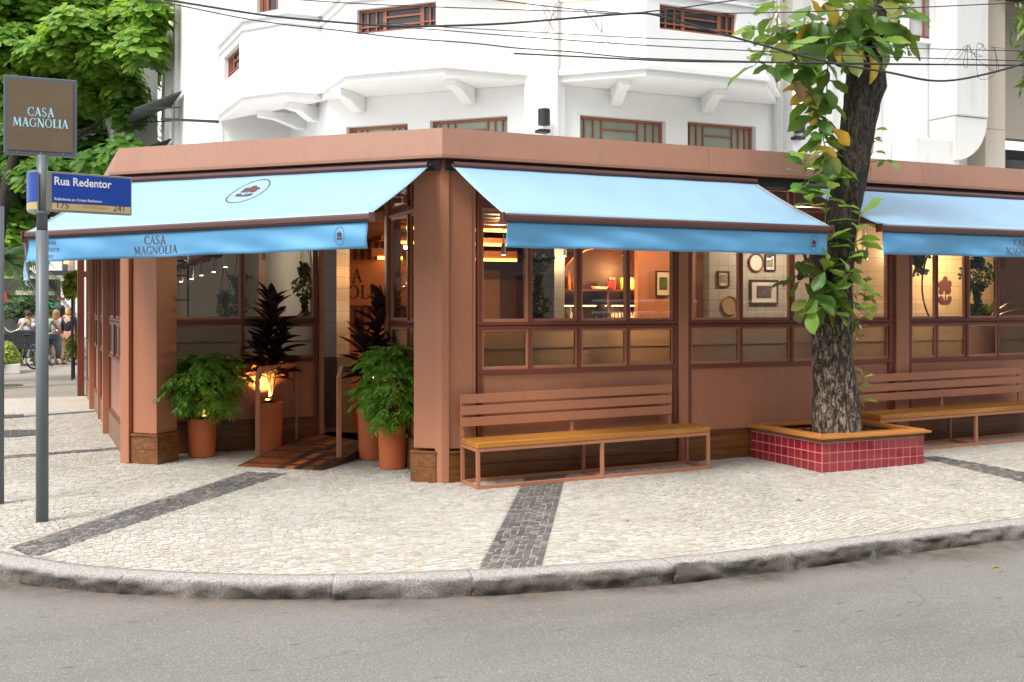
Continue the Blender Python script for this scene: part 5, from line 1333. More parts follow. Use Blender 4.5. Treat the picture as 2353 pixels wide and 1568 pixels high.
ibox('tiled_wall', 4.42, 6.06, 1.88, 2.1, .14, 3.115, ITILE)
ibox('relief_wall', 7.0, 9.6, 1.9, 2.1, .14, 3.115, GTILE)
ibox('back_wall', -.2, 12, 7.6, 7.8, .14, 3.115, BWALL); ibox('side_wall', -.28, -.08, 4.3, 13, .14, 3.115, CREAMW)
ibox('end_wall', -2.6, -.1, 9.2, 9.3, .14, 3.115, CREAMW); ibox('end_wall', 12, 12.2, .2, 7.6, .14, 3.115, BWALL)
ibox('curtain', 4.05, 4.40, 2.0, 2.12, .14, 3.1, TWALL); ibox('partition', 5.2, 6.9, 5.0, 5.1, .14, 3.115, TWALL)
# warm wooden ceiling beams with light coves between them
COVE = emit('lit_cove_strip', (1, .42, .06), 5)
for i in range(9):
    y = .55+i*.52
    k = MB(); k.box(.5 if y < 4 else .0, 11.8, y, y+.13, 2.93, 3.118); obj('ceiling_beam', k, WARMW, IN)
for i, (x0, x1, y) in enumerate(((.6,2.4,2.75),(2.6,5.6,2.78),(.7,5.4,4.4),(3.9,9.5,.95),(6.3,9.5,3.9))):
    k = MB(); k.box(x0, x1, y+.16, y+.19, 3.02, 3.07); obj('light_cove', k, COVE, IN)
    k = MB(); k.box(x0, x1, y-.02, y+.22, 2.90, 2.925); obj('cove_board', k, WARMW, IN)
for i, (z0, z1, y_) in enumerate(((2.50,2.62,6.4),(2.72,2.80,5.9),(2.88,2.94,5.0))):
    k = MB(); k.box(1.2, 3.72-.01*i, y_, y_+.5, z0, z1); obj('bulkhead', k, WARMW, IN)
    k = MB(); k.box(1.3, 3.7, y_-.02, y_-.002, z0-.05, z0-.005); obj('light_cove', k, COVE, IN)
k = MB(); pr_ = [(2.9,.14),(2.9,1.75)]+[(3.5-.6*math.cos(PI/2*i/10), 1.75+.6*math.sin(PI/2*i/10)) for i in range(1,11)]+[(3.9,2.35),(3.9,.14)]; k.add([(x,7.55,z) for x,z in pr_]+[(x,7.59,z) for x,z in pr_], [tuple(range(len(pr_))), tuple(range(2*len(pr_)-1,len(pr_)-1,-1))]+[(i,(i+1)%len(pr_),(i+1)%len(pr_)+len(pr_),i+len(pr_)) for i in range(len(pr_))]); obj('arched_door', k, paint('tan_arched_door', S((170,128,96)), .5, .1), IN)
def fill_light(x, y, z, e, c=(1,.62,.30), r=.025):  # bare point light with no fitting, added to brighten the interior
    l = bpy.data.lights.new('lamp', 'POINT'); l.energy = e; l.color = c; l.shadow_soft_size = r; l.energy = e*2.6; lo = bpy.data.objects.new('lamp', l); COL.objects.link(lo); lo.parent = IN; lo.location = Vector((x,y,z))-IN.location  # named lamp, but only an added fill light with no lamp body
fill_light(2.9, 5.3, 2.7, 16); fill_light(4.9, 4.0, 2.75, 14); fill_light(5.3, 1.1, 2.65, 9, (1,.8,.6)); fill_light(8.3, 1.2, 2.5, 22, (1,.66,.34)); fill_light(7.6, 4.2, 2.5, 26); fill_light(-1.5, 5.6, 2.6, 12, (1,.82,.62)); fill_light(3.0, 1.0, 2.7, 6, (1,.8,.6))
# sign wall with lettering, striped valances above and below
sw = atd(790, 650, 17.0); sn_ = -CF
SGN = thing('wall_sign', 'terracotta wall panel with large dark lettering between striped bands seen through the doorway', 'sign', tuple(sw))
def LS(s, n, z): p = Vector((sw.x, sw.y, 0))+CR*s-CF*n; return (p.x, p.y, z)
k = MB(); k.box(-1.35, 1.15, -.1, 0, .14, 3.1, LS); obj('panel', k, TWALL, SGN)
zc = 1.75+(698-652)/FD*17; q = logo_quads(.215)
obj('lettering', quads_mb(q, lambda x, y, n: LS(x-.05, .003+n, zc+y), .002), paint('black_print', (.02,.018,.016), .5), SGN, fix=False)
for z0, z1 in ((zc+.38, zc+.66), (zc-.66, zc-.38)):
    for i in range(22):
        k = MB(); k.box(-1.3+i*.112, -1.3+i*.112+.056, .004, .02, z0, z1, LS); obj('stripe', k, PRINTB if i % 2 else paint('x', (.02,.02,.02)) if False else PRINTB, SGN)
    k = MB(); k.box(-1.32, 1.13, .004, .026, z1+.001, z1+.03, LS); obj('stripe_rail', k, PRINTB, SGN)
# bar with glowing shelf
BAR = thing('back_bar', 'dark back bar with a copper arch and glowing shelf', 'bar', (4.9, 5.6, .14))
def bbox(nm, x0, x1, y0, y1, z0, z1, m, bevel=0): k = MB(); k.box(x0, x1, y0, y1, z0, z1); return obj(nm, k, m, BAR, bevel=bevel)
COPPER = paint('copper_sheet', S((196,108,66)), .28, .15, metal=.8); SHELFG = emit('lit_shelf_strip', (1,.55,.16), 9)
bbox('back_panel', 3.8, 6.4, 5.75, 5.85, .14, 3.1, paint('dark_bar_wall', S((58,34,28)), .5, .2))
for z in (1.45, 1.73, 1.98): bbox('shelf', 3.95, 6.2, 5.40, 5.74, z-.03, z, DARKW)
for x in (3.93, 4.88, 5.55, 6.2): bbox('divider', x, x+.035, 5.42, 5.74, .9, 1.95, DARKW)
for z in (1.44, 1.72): 
    for a, b in ((4.0,4.85),(4.95,5.5),(5.62,6.15)): bbox('shelf_light', a, b, 5.39, 5.398, z-.012, z, SHELFG)
bbox('counter', 3.9, 6.3, 4.75, 5.3, .14, 1.38, paint('cream_counter', S((210,176,124)), .5, .1)); bbox('counter_top', 3.85, 6.35, 4.7, 5.35, 1.381, 1.42, DARKW)
mb = MB(); prof = []
for i in range(15):
    a = PI-PI/2*i/14; prof.append((4.75+.78*math.cos(a), 2.02+.62*math.sin(a)))
prof.append((6.4, 2.64)); 
for i in range(len(prof)-1):
    (x0,z0),(x1,z1) = prof[i], prof[i+1]; mb.add([(x0,5.30,z0),(x1,5.30,z1),(x1,5.74,z1),(x0,5.74,z0),(x0,5.30,z0+.03),(x1,5.30,z1+.03),(x1,5.74,z1+.03),(x0,5.74,z0+.03)], MB.BF)
obj('copper_arch', mb, COPPER, BAR)
fill_light(4.4, 5.3, 2.2, 5, (1,.45,.15), .02); fill_light(5.3, 5.3, 2.3, 9, (1,.5,.18), .02); fill_light(4.45, 5.15, 1.62, 2.5, (1,.6,.3), .02); fill_light(5.25, 5.15, 1.62, 3, (1,.6,.3), .02)
def bottle(x, y, z, h, r, m, lab, gl='bottles on the glowing bar shelf'):
    k = MB(); k.lathe([(.001,0),(r,0),(r,h*.58),(r*.35,h*.75),(r*.33,h),(.001,h)], (x,y,z), 12); solo('bottle', k, m, lab, 'bottle', gl, smooth=False)
GB1 = paint('amber_bottle', (.35,.14,.03), .1, .2); GB2 = paint('clear_bottle', (.5,.45,.36), .08, .2); GB3 = paint('dark_bottle', (.04,.05,.03), .1)
for i in range(3): bottle(4.22+i*.11, 5.52, 1.981, .30, .04, GB1, ('leftmost','middle','rightmost')[i]+' of the three tall amber bottles in the copper arch')
for i in range(5): bottle(4.06+i*.095, 5.5, 1.451+0, .24, .032, (GB2, GB3, GB2, GB1, GB2)[i], ('leftmost','second from left','middle','fourth from left','rightmost')[i]+' liquor bottle on the lower shelf of the back bar', 'liquor bottles on the lower bar shelf')
for i, (x, c, n) in enumerate(((5.02,(.55,.05,.06),'red'),(5.22,(.30,.45,.05),'green'),(5.38,(.75,.6,.2),'pale yellow'),(5.56,(.65,.25,.04),'orange and brown'),(5.76,(.6,.06,.03),'dark red'))):
    t = thing('jar', 'glass jar of %s preserves on the top bar shelf' % n, 'jar', (x,5.52,1.982), group='jars of preserves on the bar shelf')
    k = MB(); k.lathe([(.001,0),(.07,0),(.075,.03),(.075,.13),(.055,.16),(.001,.16)], (0,0,0), 14); obj('contents', k, paint('preserve_'+n.split()[0], c, .2, .4, nsc=30), t, local=True)
    k = MB(); k.lathe([(.001,.161),(.058,.161),(.058,.195),(.001,.195)], (0,0,0), 14); obj('lid', k, ALU, t, local=True)
k = MB(); k.lathe([(.001,0),(.11,0),(.15,.05),(.14,.05),(.1,.02),(.001,.02)], (4.78,5.5,1.982), 18); solo('bowl', k, CREAM, 'wide cream bowl on the top bar shelf left of the jars', 'bowl')
mb_g = glassm('wine_glass_glass', ior=1.6, mul=1.6)
for i in range(7):
    for j in range(2):
        k = MB(); k.lathe([(.001,0),(.022,0),(.004,.01),(.004,.05),(.028,.07),(.030,.12),(.022,.15),(.001,.149)], (5.0+i*.07,5.48+j*.12,1.451+(.0)), 10); solo('wine_glass', k, GB2, 'upright stemmed glass in the rows on the lower bar shelf', 'glass', 'stemmed glasses on the lower bar shelf')
# framed pictures on the white tiles
def picture(label, px, py, w, h, oval=False, Y=1.875, fm=DARKW, inner=CREAM, art=None):
    a = aty(px, py, Y); Zc = (a.x-CAMP[0])*Fv[0]+(a.y-CAMP[1])*Fv[1]; dxm = (aty(px+w/2, py, Y)-aty(px-w/2, py, Y)).x; H = h/FD*Zc
    t = thing('picture_frame', label, 'picture', tuple(a), group='pictures on the white tiled wall')
    if oval:
        mb = MB(); n = 28; pts = [(dxm/2*math.cos(2*PI*i/n), -.015, H/2*math.sin(2*PI*i/n)) for i in range(n+1)]; mb.tube(pts, .014, 6, cap=False); obj('frame', mb, fm, t, local=True)
        mb = MB(); mb.add([(dxm/2*math.cos(2*PI*i/n), -.010, H/2*math.sin(2*PI*i/n)) for i in range(n)], [tuple(range(n))]); obj('print', mb, inner, t, local=True)
    else:
        b = .022 if w > 35 else .016
        mb = MB()
        for q in ((-dxm/2,dxm/2,-H/2,-H/2+b),(-dxm/2,dxm/2,H/2-b,H/2),(-dxm/2,-dxm/2+b,-H/2+b,H/2-b),(dxm/2-b,dxm/2,-H/2+b,H/2-b)): mb.box(q[0],q[1],-.03,0,q[2],q[3])
        obj('frame', mb, fm, t, local=True)
        mb = MB(); mb.box(-dxm/2+b,dxm/2-b,-.012,-.004,-H/2+b,H/2-b); obj('mat_board', mb, inner, t, local=True)
    if art:
        mb = MB(); mb.box(-dxm*.26,dxm*.26,-.018,-.013,-H*.25,H*.25); obj('print', mb, art, t, local=True)
ARTG = paint('grey_photo', (.12,.10,.09), .5, .6, nsc=12); ARTF = paint('faded_drawing', (.35,.30,.22), .5, .5, nsc=18)
picture('small dark gold framed print left on the white tiles', 1661, 641, 26, 36, fm=paint('gilt_frame', S((120,84,40)), .4), art=ARTF)
picture('oval red brown frame at the top of the white tiles', 1736, 604, 32, 40, True, fm=DARKR)
picture('small black framed print lit by the spotlight', 1768, 604, 24, 38, fm=DUCT, art=ARTF)
picture('large grey brown framed photograph with a cream mat', 1754, 671, 64, 56, fm=paint('grey_brown_frame', S((84,68,54)), .5), art=ARTG)
picture('round embroidery hoop below the prints', 1675, 702, 34, 42, True, fm=paint('pale_wood_hoop', S((190,150,100)), .5), inner=paint('linen', S((190,168,132)), .8))
picture('dark framed botanical print on the terracotta partition', 1523, 652, 34, 58, Y=4.98, fm=DUCT, art=paint('green_print', (.1,.16,.06), .5, .6, nsc=14))
# magnolia decal and hoop on the relief wall
dc = aty(2172, 668, 1.885); FL = thing('wall_emblem', 'dark flower emblem on the glowing relief tiled wall', 'emblem', tuple(dc)); 
q = [qq for qq in emblem_quads(.36)[40:]]
obj('flower', quads_mb(q, lambda x, y, n: (dc.x+x*1.1, 1.895-.012-n, dc.z+y*1.25), .002), PRINTB, FL, fix=False)
k = MB(); hc = aty(2140, 655, 1.2); k.tube([(hc.x+.45*math.sin(2*PI*i/30)+.28, 1.2, hc.z+.62*math.cos(2*PI*i/30)) for i in range(31)], .012, 6, cap=False)
solo('hanging_hoop', k, DUCT, 'thin black hoop hanging in front of the flower emblem', 'hoop')
# hanging plants behind the glass
IVY = leafm('ivy_leaf', [(.02,.06,.018), (.035,.09,.02), (.05,.12,.03)], .45, .2)
def hanging(label, top, w, ln, n, seed, pot=True):
    t = thing('hanging_plant', label, 'hanging plant', tuple(top), group='trailing plants hanging behind the glass'); rr = random.Random(seed)
    if pot:
        k = MB(); k.lathe([(.001,-.10),(.07,-.10),(.10,.02),(.09,.02),(.001,.0)], (0,0,0), 16); obj('pot', k, DUCT, t, local=True)
    k = MB()
    for a in range(3): k.tube([(.09*math.cos(a*2.1), .09*math.sin(a*2.1), .02), (0,0,.45)], .003, 4)
    obj('cord', k, DUCT, t, local=True)
    V = []; F = []
    for i in range(n):
        v = rr.random(); r = w*(.55+.45*math.sin(v*9+seed))*(1-.35*v)*math.sqrt(rr.random()); a = rr.uniform(0, 2*PI); c = Vector((r*math.cos(a), r*math.sin(a), .08-ln*v))
        s = rr.uniform(.03,.055); d = Vector((rr.uniform(-1,1), rr.uniform(-1,1), rr.uniform(-1,.2))).normalized(); y = d.cross(Vector((rr.uniform(-1,1),rr.uniform(-1,1),.3))).normalized(); b = len(V)
        V += [c, c+d*s*.5+y*s*.45, c+d*s*1.1, c+d*s*.5-y*s*.45]; F.append((b,b+1,b+2,b+3))
    mb = MB(); mb.v = [tuple(v) for v in V]; mb.f = F; obj('foliage', mb, IVY, t, local=True, fix=False, kind='stuff')
hanging('full trailing plant hung before the tiled pillar, behind the pane next to the corner', atd(1236, 600, 12.3), .19, .80, 900, 1)
hanging('broad trailing plant left of the mullion in the entrance window', atd(548, 645, 13.4), .17, .60, 600, 2)
hanging('narrow trailing plant lowest in the entrance window', atd(515, 680, 13.9), .14, .5, 500, 3)
hanging('trailing plant beside the door jamb, behind the dark leaved plant', atd(700, 618, 13.5), .2, .7, 800, 4)
hanging('trailing plant in front of the flower emblem at right', atd(2245, 600, 13.6), .26, .8, 1100, 5)
hanging('small trailing plant at the top right corner of the emblem window', atd(2110, 590, 13.2), .16, .3, 300, 6)
# leafy plant on the floor at far right
t = thing('indoor_plant', 'lush indoor plant with arching leaves behind the far right window', 'plant', tuple(atd(2262, 760, 14)), group=None); rr = random.Random(4)
IPL = [leaf_mb(.42, .07, .4, .3, .5, .0, 70+i).mesh('leaf', IVY, True, False) for i in range(3)]
for i in range(34):
    a = rr.uniform(0, 2*PI); el = rr.uniform(.3, 1.3); put_leaf(t, t.location+Vector((0,0,.05)), (math.cos(a)*math.cos(el), math.sin(a)*math.cos(el), math.sin(el)), 0, rr.uniform(.7,1.2), IPL[i % 3])
k = MB(); k.lathe([(.001,-.85),(.14,-.85),(.18,.05),(.001,.04)], (0,0,0), 18); obj('pot', k, TERP, t, local=True)
# track of small white lamps in the side gallery, and ceiling spots
LENS = emit('lit_spot_lens', (1,.72,.4), 14); LAMPW = paint('white_lamp_body', (.7,.68,.64), .4)
TR = thing('lamp_track', 'wooden lamp track with small white cylinder lamps seen through the entrance window', 'lamp track', tuple(atd(475, 580, 14.5)))
A_ = atd(375, 628, 16.2); B_ = atd(520, 578, 13.8); k = MB(); k.bar(A_, B_, .05, .08); obj('track', k, WARMW, TR)
for i, (x, y) in enumerate(((391,640),(416,633),(440,627),(463,618),(491,610),(518,598))):
    f = (x-375)/145; D = 16.0+(13.7-16.0)*f; p = atd(x, y, D); k = MB(); k.lathe([(.001,-.09),(.03,-.09),(.03,.10),(.001,.10)], tuple(p), 12); l_ = obj('lamp_body', k, LAMPW, TR, smooth=False)
    k = MB(); k.lathe([(.001,-.094),(.022,-.094),(.022,-.091),(.001,-.091)], tuple(p), 10); obj('lens', k, LENS, l_)
def spot(label, px, py, D):
    p = atd(px, py, D); t = thing('ceiling_spot', label, 'spotlight', tuple(p), group='small cylinder spotlights in the dining room')
    k = MB(); k.lathe([(.001,-.06),(.026,-.06),(.026,.08),(.001,.08)], (0,0,0), 12); obj('body', k, LAMPW, t, local=True)
    k = MB(); k.tube([(0,0,.08),(0,0,max(.1, 3.12-p.z))], .006, 6); obj('rod', k, LAMPW, t, local=True)
    k = MB(); k.lathe([(.001,-.064),(.02,-.064),(.02,-.061),(.001,-.061)], (0,0,0), 10); obj('lens', k, LENS, t, local=True)
spot('small spotlight behind the leftmost pane of the first bay', 1157, 575, 12.6); spot('small spotlight left of the copper arch', 1297, 578, 13.2); spot('small spotlight right of the glowing shelf', 1435, 577, 13.6)
spot('small spotlight above the framed prints', 1767, 583, 12.2); spot('small spotlight right of the tree trunk', 1990, 584, 13.4)
# black arched shelf rack and small things at the left of the gallery
RK = thing('shelf_rack', 'black arched metal shelf rack at the left end of the entrance window', 'shelf', tuple(atd(405, 690, 15)))
def rk(px0, py0, px1, py1, D=15.0): k = MB(); k.bar(atd(px0,py0,D), atd(px1,py1,D), .025); obj('rack_bar', k, DUCT, RK)
rk(432,575,432,790); rk(382,562,420,562); rk(420,562,432,578)
for y in (600, 634, 690, 740): k = MB(); k.bar(atd(380,y,15), atd(431,y,15), .3, .02); obj('shelf', k, DUCT, RK)
# wooden chairs hinted behind the glass
def chair(label, x, y, rz):
    t = thing('wooden_chair', label, 'chair', (x, y, .14), rz, 'wooden chairs in the dining room')
    def c(nm, *b): k = MB(); k.box(*b); obj(nm, k, WARMW, t, local=True, bevel=.004)
    c('seat', -.21,.21,-.21,.21,.43,.46)
    for a in (-.2,.17):
        c('leg', a,a+.03,-.2,-.17,0,.43); c('leg', a,a+.03,.17,.2,0,.88)
    c('backrest', -.17,.17,.175,.195,.62,.86)
chair('wooden chair near the entrance door inside', .9, 3.2, 2.2); chair('wooden chair behind the first window bay', 1.6, 1.1, .4); chair('wooden chair before the framed prints', 5.0, 1.0, -.6); chair('wooden chair below the flower emblem', 7.7, 1.05, .8)

# ================================================================ LEFT STREET: TREES, PALM, CAFE, PEOPLE
ALM = leafm('almond_leaf', [(.08,.20,.03), (.16,.33,.05), (.28,.48,.08), (.40,.56,.11), (.10,.23,.035)], .45, .45, (.6,.9,.08))
TRK2 = paint('dark_trunk', (.05,.042,.035), .9, .3, .6)
def crown_mesh(blobs, n, seed, ls, m):
    """rosettes of obovate leaves crowding the outside of flattened limbs of foliage"""
    rr = random.Random(seed); V = []; F = []; tot = sum(b[3]*b[5] for b in blobs)
    for (x, y, z, rx, ry, rz_) in blobs:
        k = int(n*rx*rz_/tot)
        for i in range(k):
            a = rr.uniform(0, 2*PI); u = rr.uniform(-1, 1); e = (rr.uniform(.55, 1.08))*(1+.22*mnoise.noise(Vector((x+a*1.3, u*3, seed))))
            sq = math.sqrt(1-u*u); c = Vector((x+rx*e*sq*math.cos(a), y+ry*e*sq*math.sin(a), z+rz_*e*u))
            up = Vector((sq*math.cos(a)*.7, sq*math.sin(a)*.7, .75+u*.4)).normalized(); t1 = up.cross(Vector((rr.random(), rr.random(), .2))).normalized(); t2 = up.cross(t1); s = ls*rr.uniform(.7,1.25)
            for q in range(rr.randint(5, 7)):
                th = q*2*PI/6+rr.uniform(-.3,.3); d = (t1*math.cos(th)+t2*math.sin(th)+up*rr.uniform(-.15,.35)).normalized(); y_ = up.cross(d).normalized(); b = len(V); w = s*.27
                V += [c, c+d*s*.45+y_*w*.7, c+d*s*.85+y_*w, c+d*s*1.05-up*s*.1, c+d*s*.85-y_*w, c+d*s*.45-y_*w*.7]; F.append((b,b+1,b+2,b+3,b+4,b+5))
    me = bpy.data.meshes.new('crown'); me.from_pydata([tuple(v) for v in V], [], F); me.materials.append(m); return me
def bigtree(label, base, trunk, limbs, blobs, n, seed, ls=.3, m=None, tr_=.17):
    t = thing('almond_tree', label, 'tree', tuple(base), group='leafy trees along the side street'); mb = MB(); P = [Vector(p) for p in trunk]
    mb.tube(P, [tr_*(1-.55*i/(len(P)-1)) for i in range(len(P))], 12); obj('trunk', mb, TRK2, t, smooth=True)
    for lb in limbs: k = MB(); k.tube([Vector(p) for p in lb], [.12,.09,.05,.03][:len(lb)], 8); obj('limb', k, TRK2, t, smooth=True)
    obj('crown', crown_mesh(blobs, n, seed, ls, m or ALM), None, t, kind='stuff')
def bl(px, py, D, rw_, rh, dp=None): p = atd(px, py, D); w = rw_/FD*D; return (p.x, p.y, p.z, w, dp or w, rh/FD*D)
D1 = 22.0; g1 = atz(20, 870)
tb = atd(-12, 700, D1); tb.z = 0
bigtree('broad bright green tree arching over the sign box at left', tb, [(tb.x,tb.y,0), atd(-8,560,D1), atd(12,440,D1), atd(45,320,D1), atd(110,150,D1)],
    [[atd(35,420,D1), atd(110,350,D1), atd(200,300,D1), atd(280,250,D1-.5)], [atd(60,300,D1), atd(30,230,D1), atd(-30,170,D1)], [atd(30,460,D1), atd(-40,380,D1), atd(-120,330,D1)], [atd(60,300,D1), atd(150,200,D1), atd(240,120,D1)]],
    [bl(60,30,D1,120,60,1.5), bl(210,40,D1+1,120,70,1.6), bl(325,30,D1+2,70,60,1.2), bl(30,110,D1-.5,90,45,1.2), bl(140,130,D1-1,100,35,1.1), bl(235,165,D1-1,75,28,.9), bl(290,205,D1-1,45,25,.6), bl(60,190,D1,70,30,1), bl(200,225,D1,90,25,.9), bl(-40,60,D1,90,120,1.6), bl(20,-40,D1,180,60,2), bl(250,-60,D1+1,150,60,2), bl(330,110,D1-3,45,40,.8), bl(300,60,D1-2,60,50,.9), bl(345,20,D1-3,40,40,.8), bl(255,120,D1-2,60,40,.8), bl(180,70,D1-2,70,40,1)], 5200, 3, .25)
D2 = 25.0; tb2 = atd(222, 700, D2); tb2.z = 0
bigtree('darker green tree filling the gap between the sign box and the awning', tb2, [(tb2.x,tb2.y,0), atd(222,560,D2), atd(215,420,D2), atd(200,300,D2)],
    [[atd(215,420,D2), atd(240,370,D2), atd(300,330,D2)], [atd(215,440,D2), atd(120,410,D2), atd(40,400,D2)], [atd(200,300,D2), atd(240,240,D2), atd(300,200,D2)]],
    [bl(230,330,D2-1,90,28,1), bl(300,300,D2-1,40,30,.8), bl(190,385,D2-1,90,30,1), bl(250,350,D2,70,40,1), bl(60,420,D2-2,70,40,1), bl(30,480,D2-2,50,30,.8), bl(310,140,D2+1,60,60,1.2), bl(350,60,D2+1,60,60,1.2), bl(330,350,D2,30,30,.6), bl(150,280,D2,100,40,1), bl(300,255,D2-4,35,30,.7), bl(235,375,D2-5,55,28,.8), bl(285,345,D2-6,38,25,.6), bl(120,400,D2-4,80,30,.9), bl(20,350,D2,60,60,1)], 3000, 5, .26, leafm('almond_leaf_dark', [(.035,.11,.018), (.06,.17,.028), (.09,.22,.04), (.14,.29,.05)], .42, .4, (.45,.75,.06)))
D3 = 40.0; tb3 = atd(60, 700, D3); tb3.z = 0
bigtree('distant pale green tree glowing far down the side street', tb3, [(tb3.x,tb3.y,0), atd(60,640,D3), atd(55,560,D3), atd(60,480,D3)], [[atd(60,560,D3), atd(20,500,D3), atd(0,450,D3)], [atd(60,560,D3), atd(110,500,D3), atd(150,450,D3)]],
    [bl(40,500,D3,60,60,2), bl(0,560,D3,50,40,2), bl(110,450,D3,60,50,2), bl(20,600,D3,40,30,1.5), bl(180,330,D3,180,120,4), bl(60,150,D3,200,120,5)], 1300, 8, .5)
# palm
PALM = leafm('palm_leaf', [(.03,.09,.03), (.05,.13,.04), (.09,.18,.05), (.20,.26,.08)], .4, .25)
pm = atd(-15, 600, 24); PT = thing('palm_tree', 'drooping feather palm at the left edge above the hedge box', 'palm', (pm.x, pm.y, 0))
k = MB(); k.tube([(pm.x, pm.y, 0), (pm.x, pm.y, pm.z*.6), tuple(pm)], [.16,.12,.09], 12); obj('trunk', k, TRK2, PT, smooth=True)
rr = random.Random(6)
for i in range(20):
    a = i*2.4; el = rr.uniform(-.2, 1.0); ln = rr.uniform(1.3, 1.9); d = CR*math.cos(a)+CF*math.sin(a); mb = MB(); pts = []
    for j in range(12):
        u = j/11; pts.append(pm+d*(ln*u*math.cos(el*(1-u*.5)))+Vector((0,0,ln*u*math.sin(el)-1.15*u*u)))
    mb.tube(pts, [.018*(1-.7*j/11) for j in range(12)], 5)
    for j in range(1, 12):
        for q in (0, .33, .66):
            p = pts[j-1].lerp(pts[j], q); ax = (pts[j]-pts[j-1]).normalized(); sd_ = ax.cross(Vector((0,0,1))).normalized()
            for s in (-1, 1):
                e = p+ax*.18+sd_*s*.38*(1-.45*j/12)+Vector((0,0,-.16)); w_ = ax*.022; mb.add([p-w_, p+w_, e+w_*.3], [(0,1,2)])
    obj('frond', mb, PALM, PT, fix=False)
# planter hedge box at the left edge
hb_ = atz(0, 861); HB = thing('hedge_planter', 'white planter box with a yellow green hedge at the left edge', 'planter', tuple(hb_))
k = MB(); e0 = atz(-60, 866); e1 = atz(46, 858); hz = 22/FD*26.4; k.box(e0.x, e1.x, e1.y-.2, e1.y+1.3, 0, hz+.0); obj('box', k, paint('white_box_paint', (.78,.78,.76), .6), HB, bevel=.01)
HL = leafm('hedge_leaf', [(.16,.30,.03), (.35,.42,.05), (.52,.50,.08), (.10,.22,.02)], .4, .25, (.6,.7,.1)); V = []; F = []; rr = random.Random(9)
for i in range(1500):
    a = rr.uniform(0, 2*PI); u = rr.uniform(-.2, 1); e = rr.uniform(.7, 1.0); c = Vector(((e0.x+e1.x)/2-.02+(e1.x-e0.x)*.5*e*math.cos(a)*math.sqrt(1-u*u*.8), e1.y+.5+.75*e*math.sin(a)*math.sqrt(1-u*u*.8), hz+.03+.52*e*u))
    s = rr.uniform(.07,.13); up = (c-Vector(((e0.x+e1.x)/2, e1.y+.5, hz))).normalized(); t1 = up.cross(Vector((rr.random(),rr.random(),.1))).normalized(); t2 = up.cross(t1)
    for q in range(5):
        th = q*1.26; d = (t1*math.cos(th)+t2*math.sin(th)+up*.5).normalized(); y_ = up.cross(d).normalized(); b = len(V); V += [c, c+d*s*.6+y_*s*.25, c+d*s, c+d*s*.6-y_*s*.25]; F.append((b,b+1,b+2,b+3))
mb = MB(); mb.v = [tuple(v) for v in V]; mb.f = F; obj('foliage', mb, HL, HB, fix=False, kind='stuff')

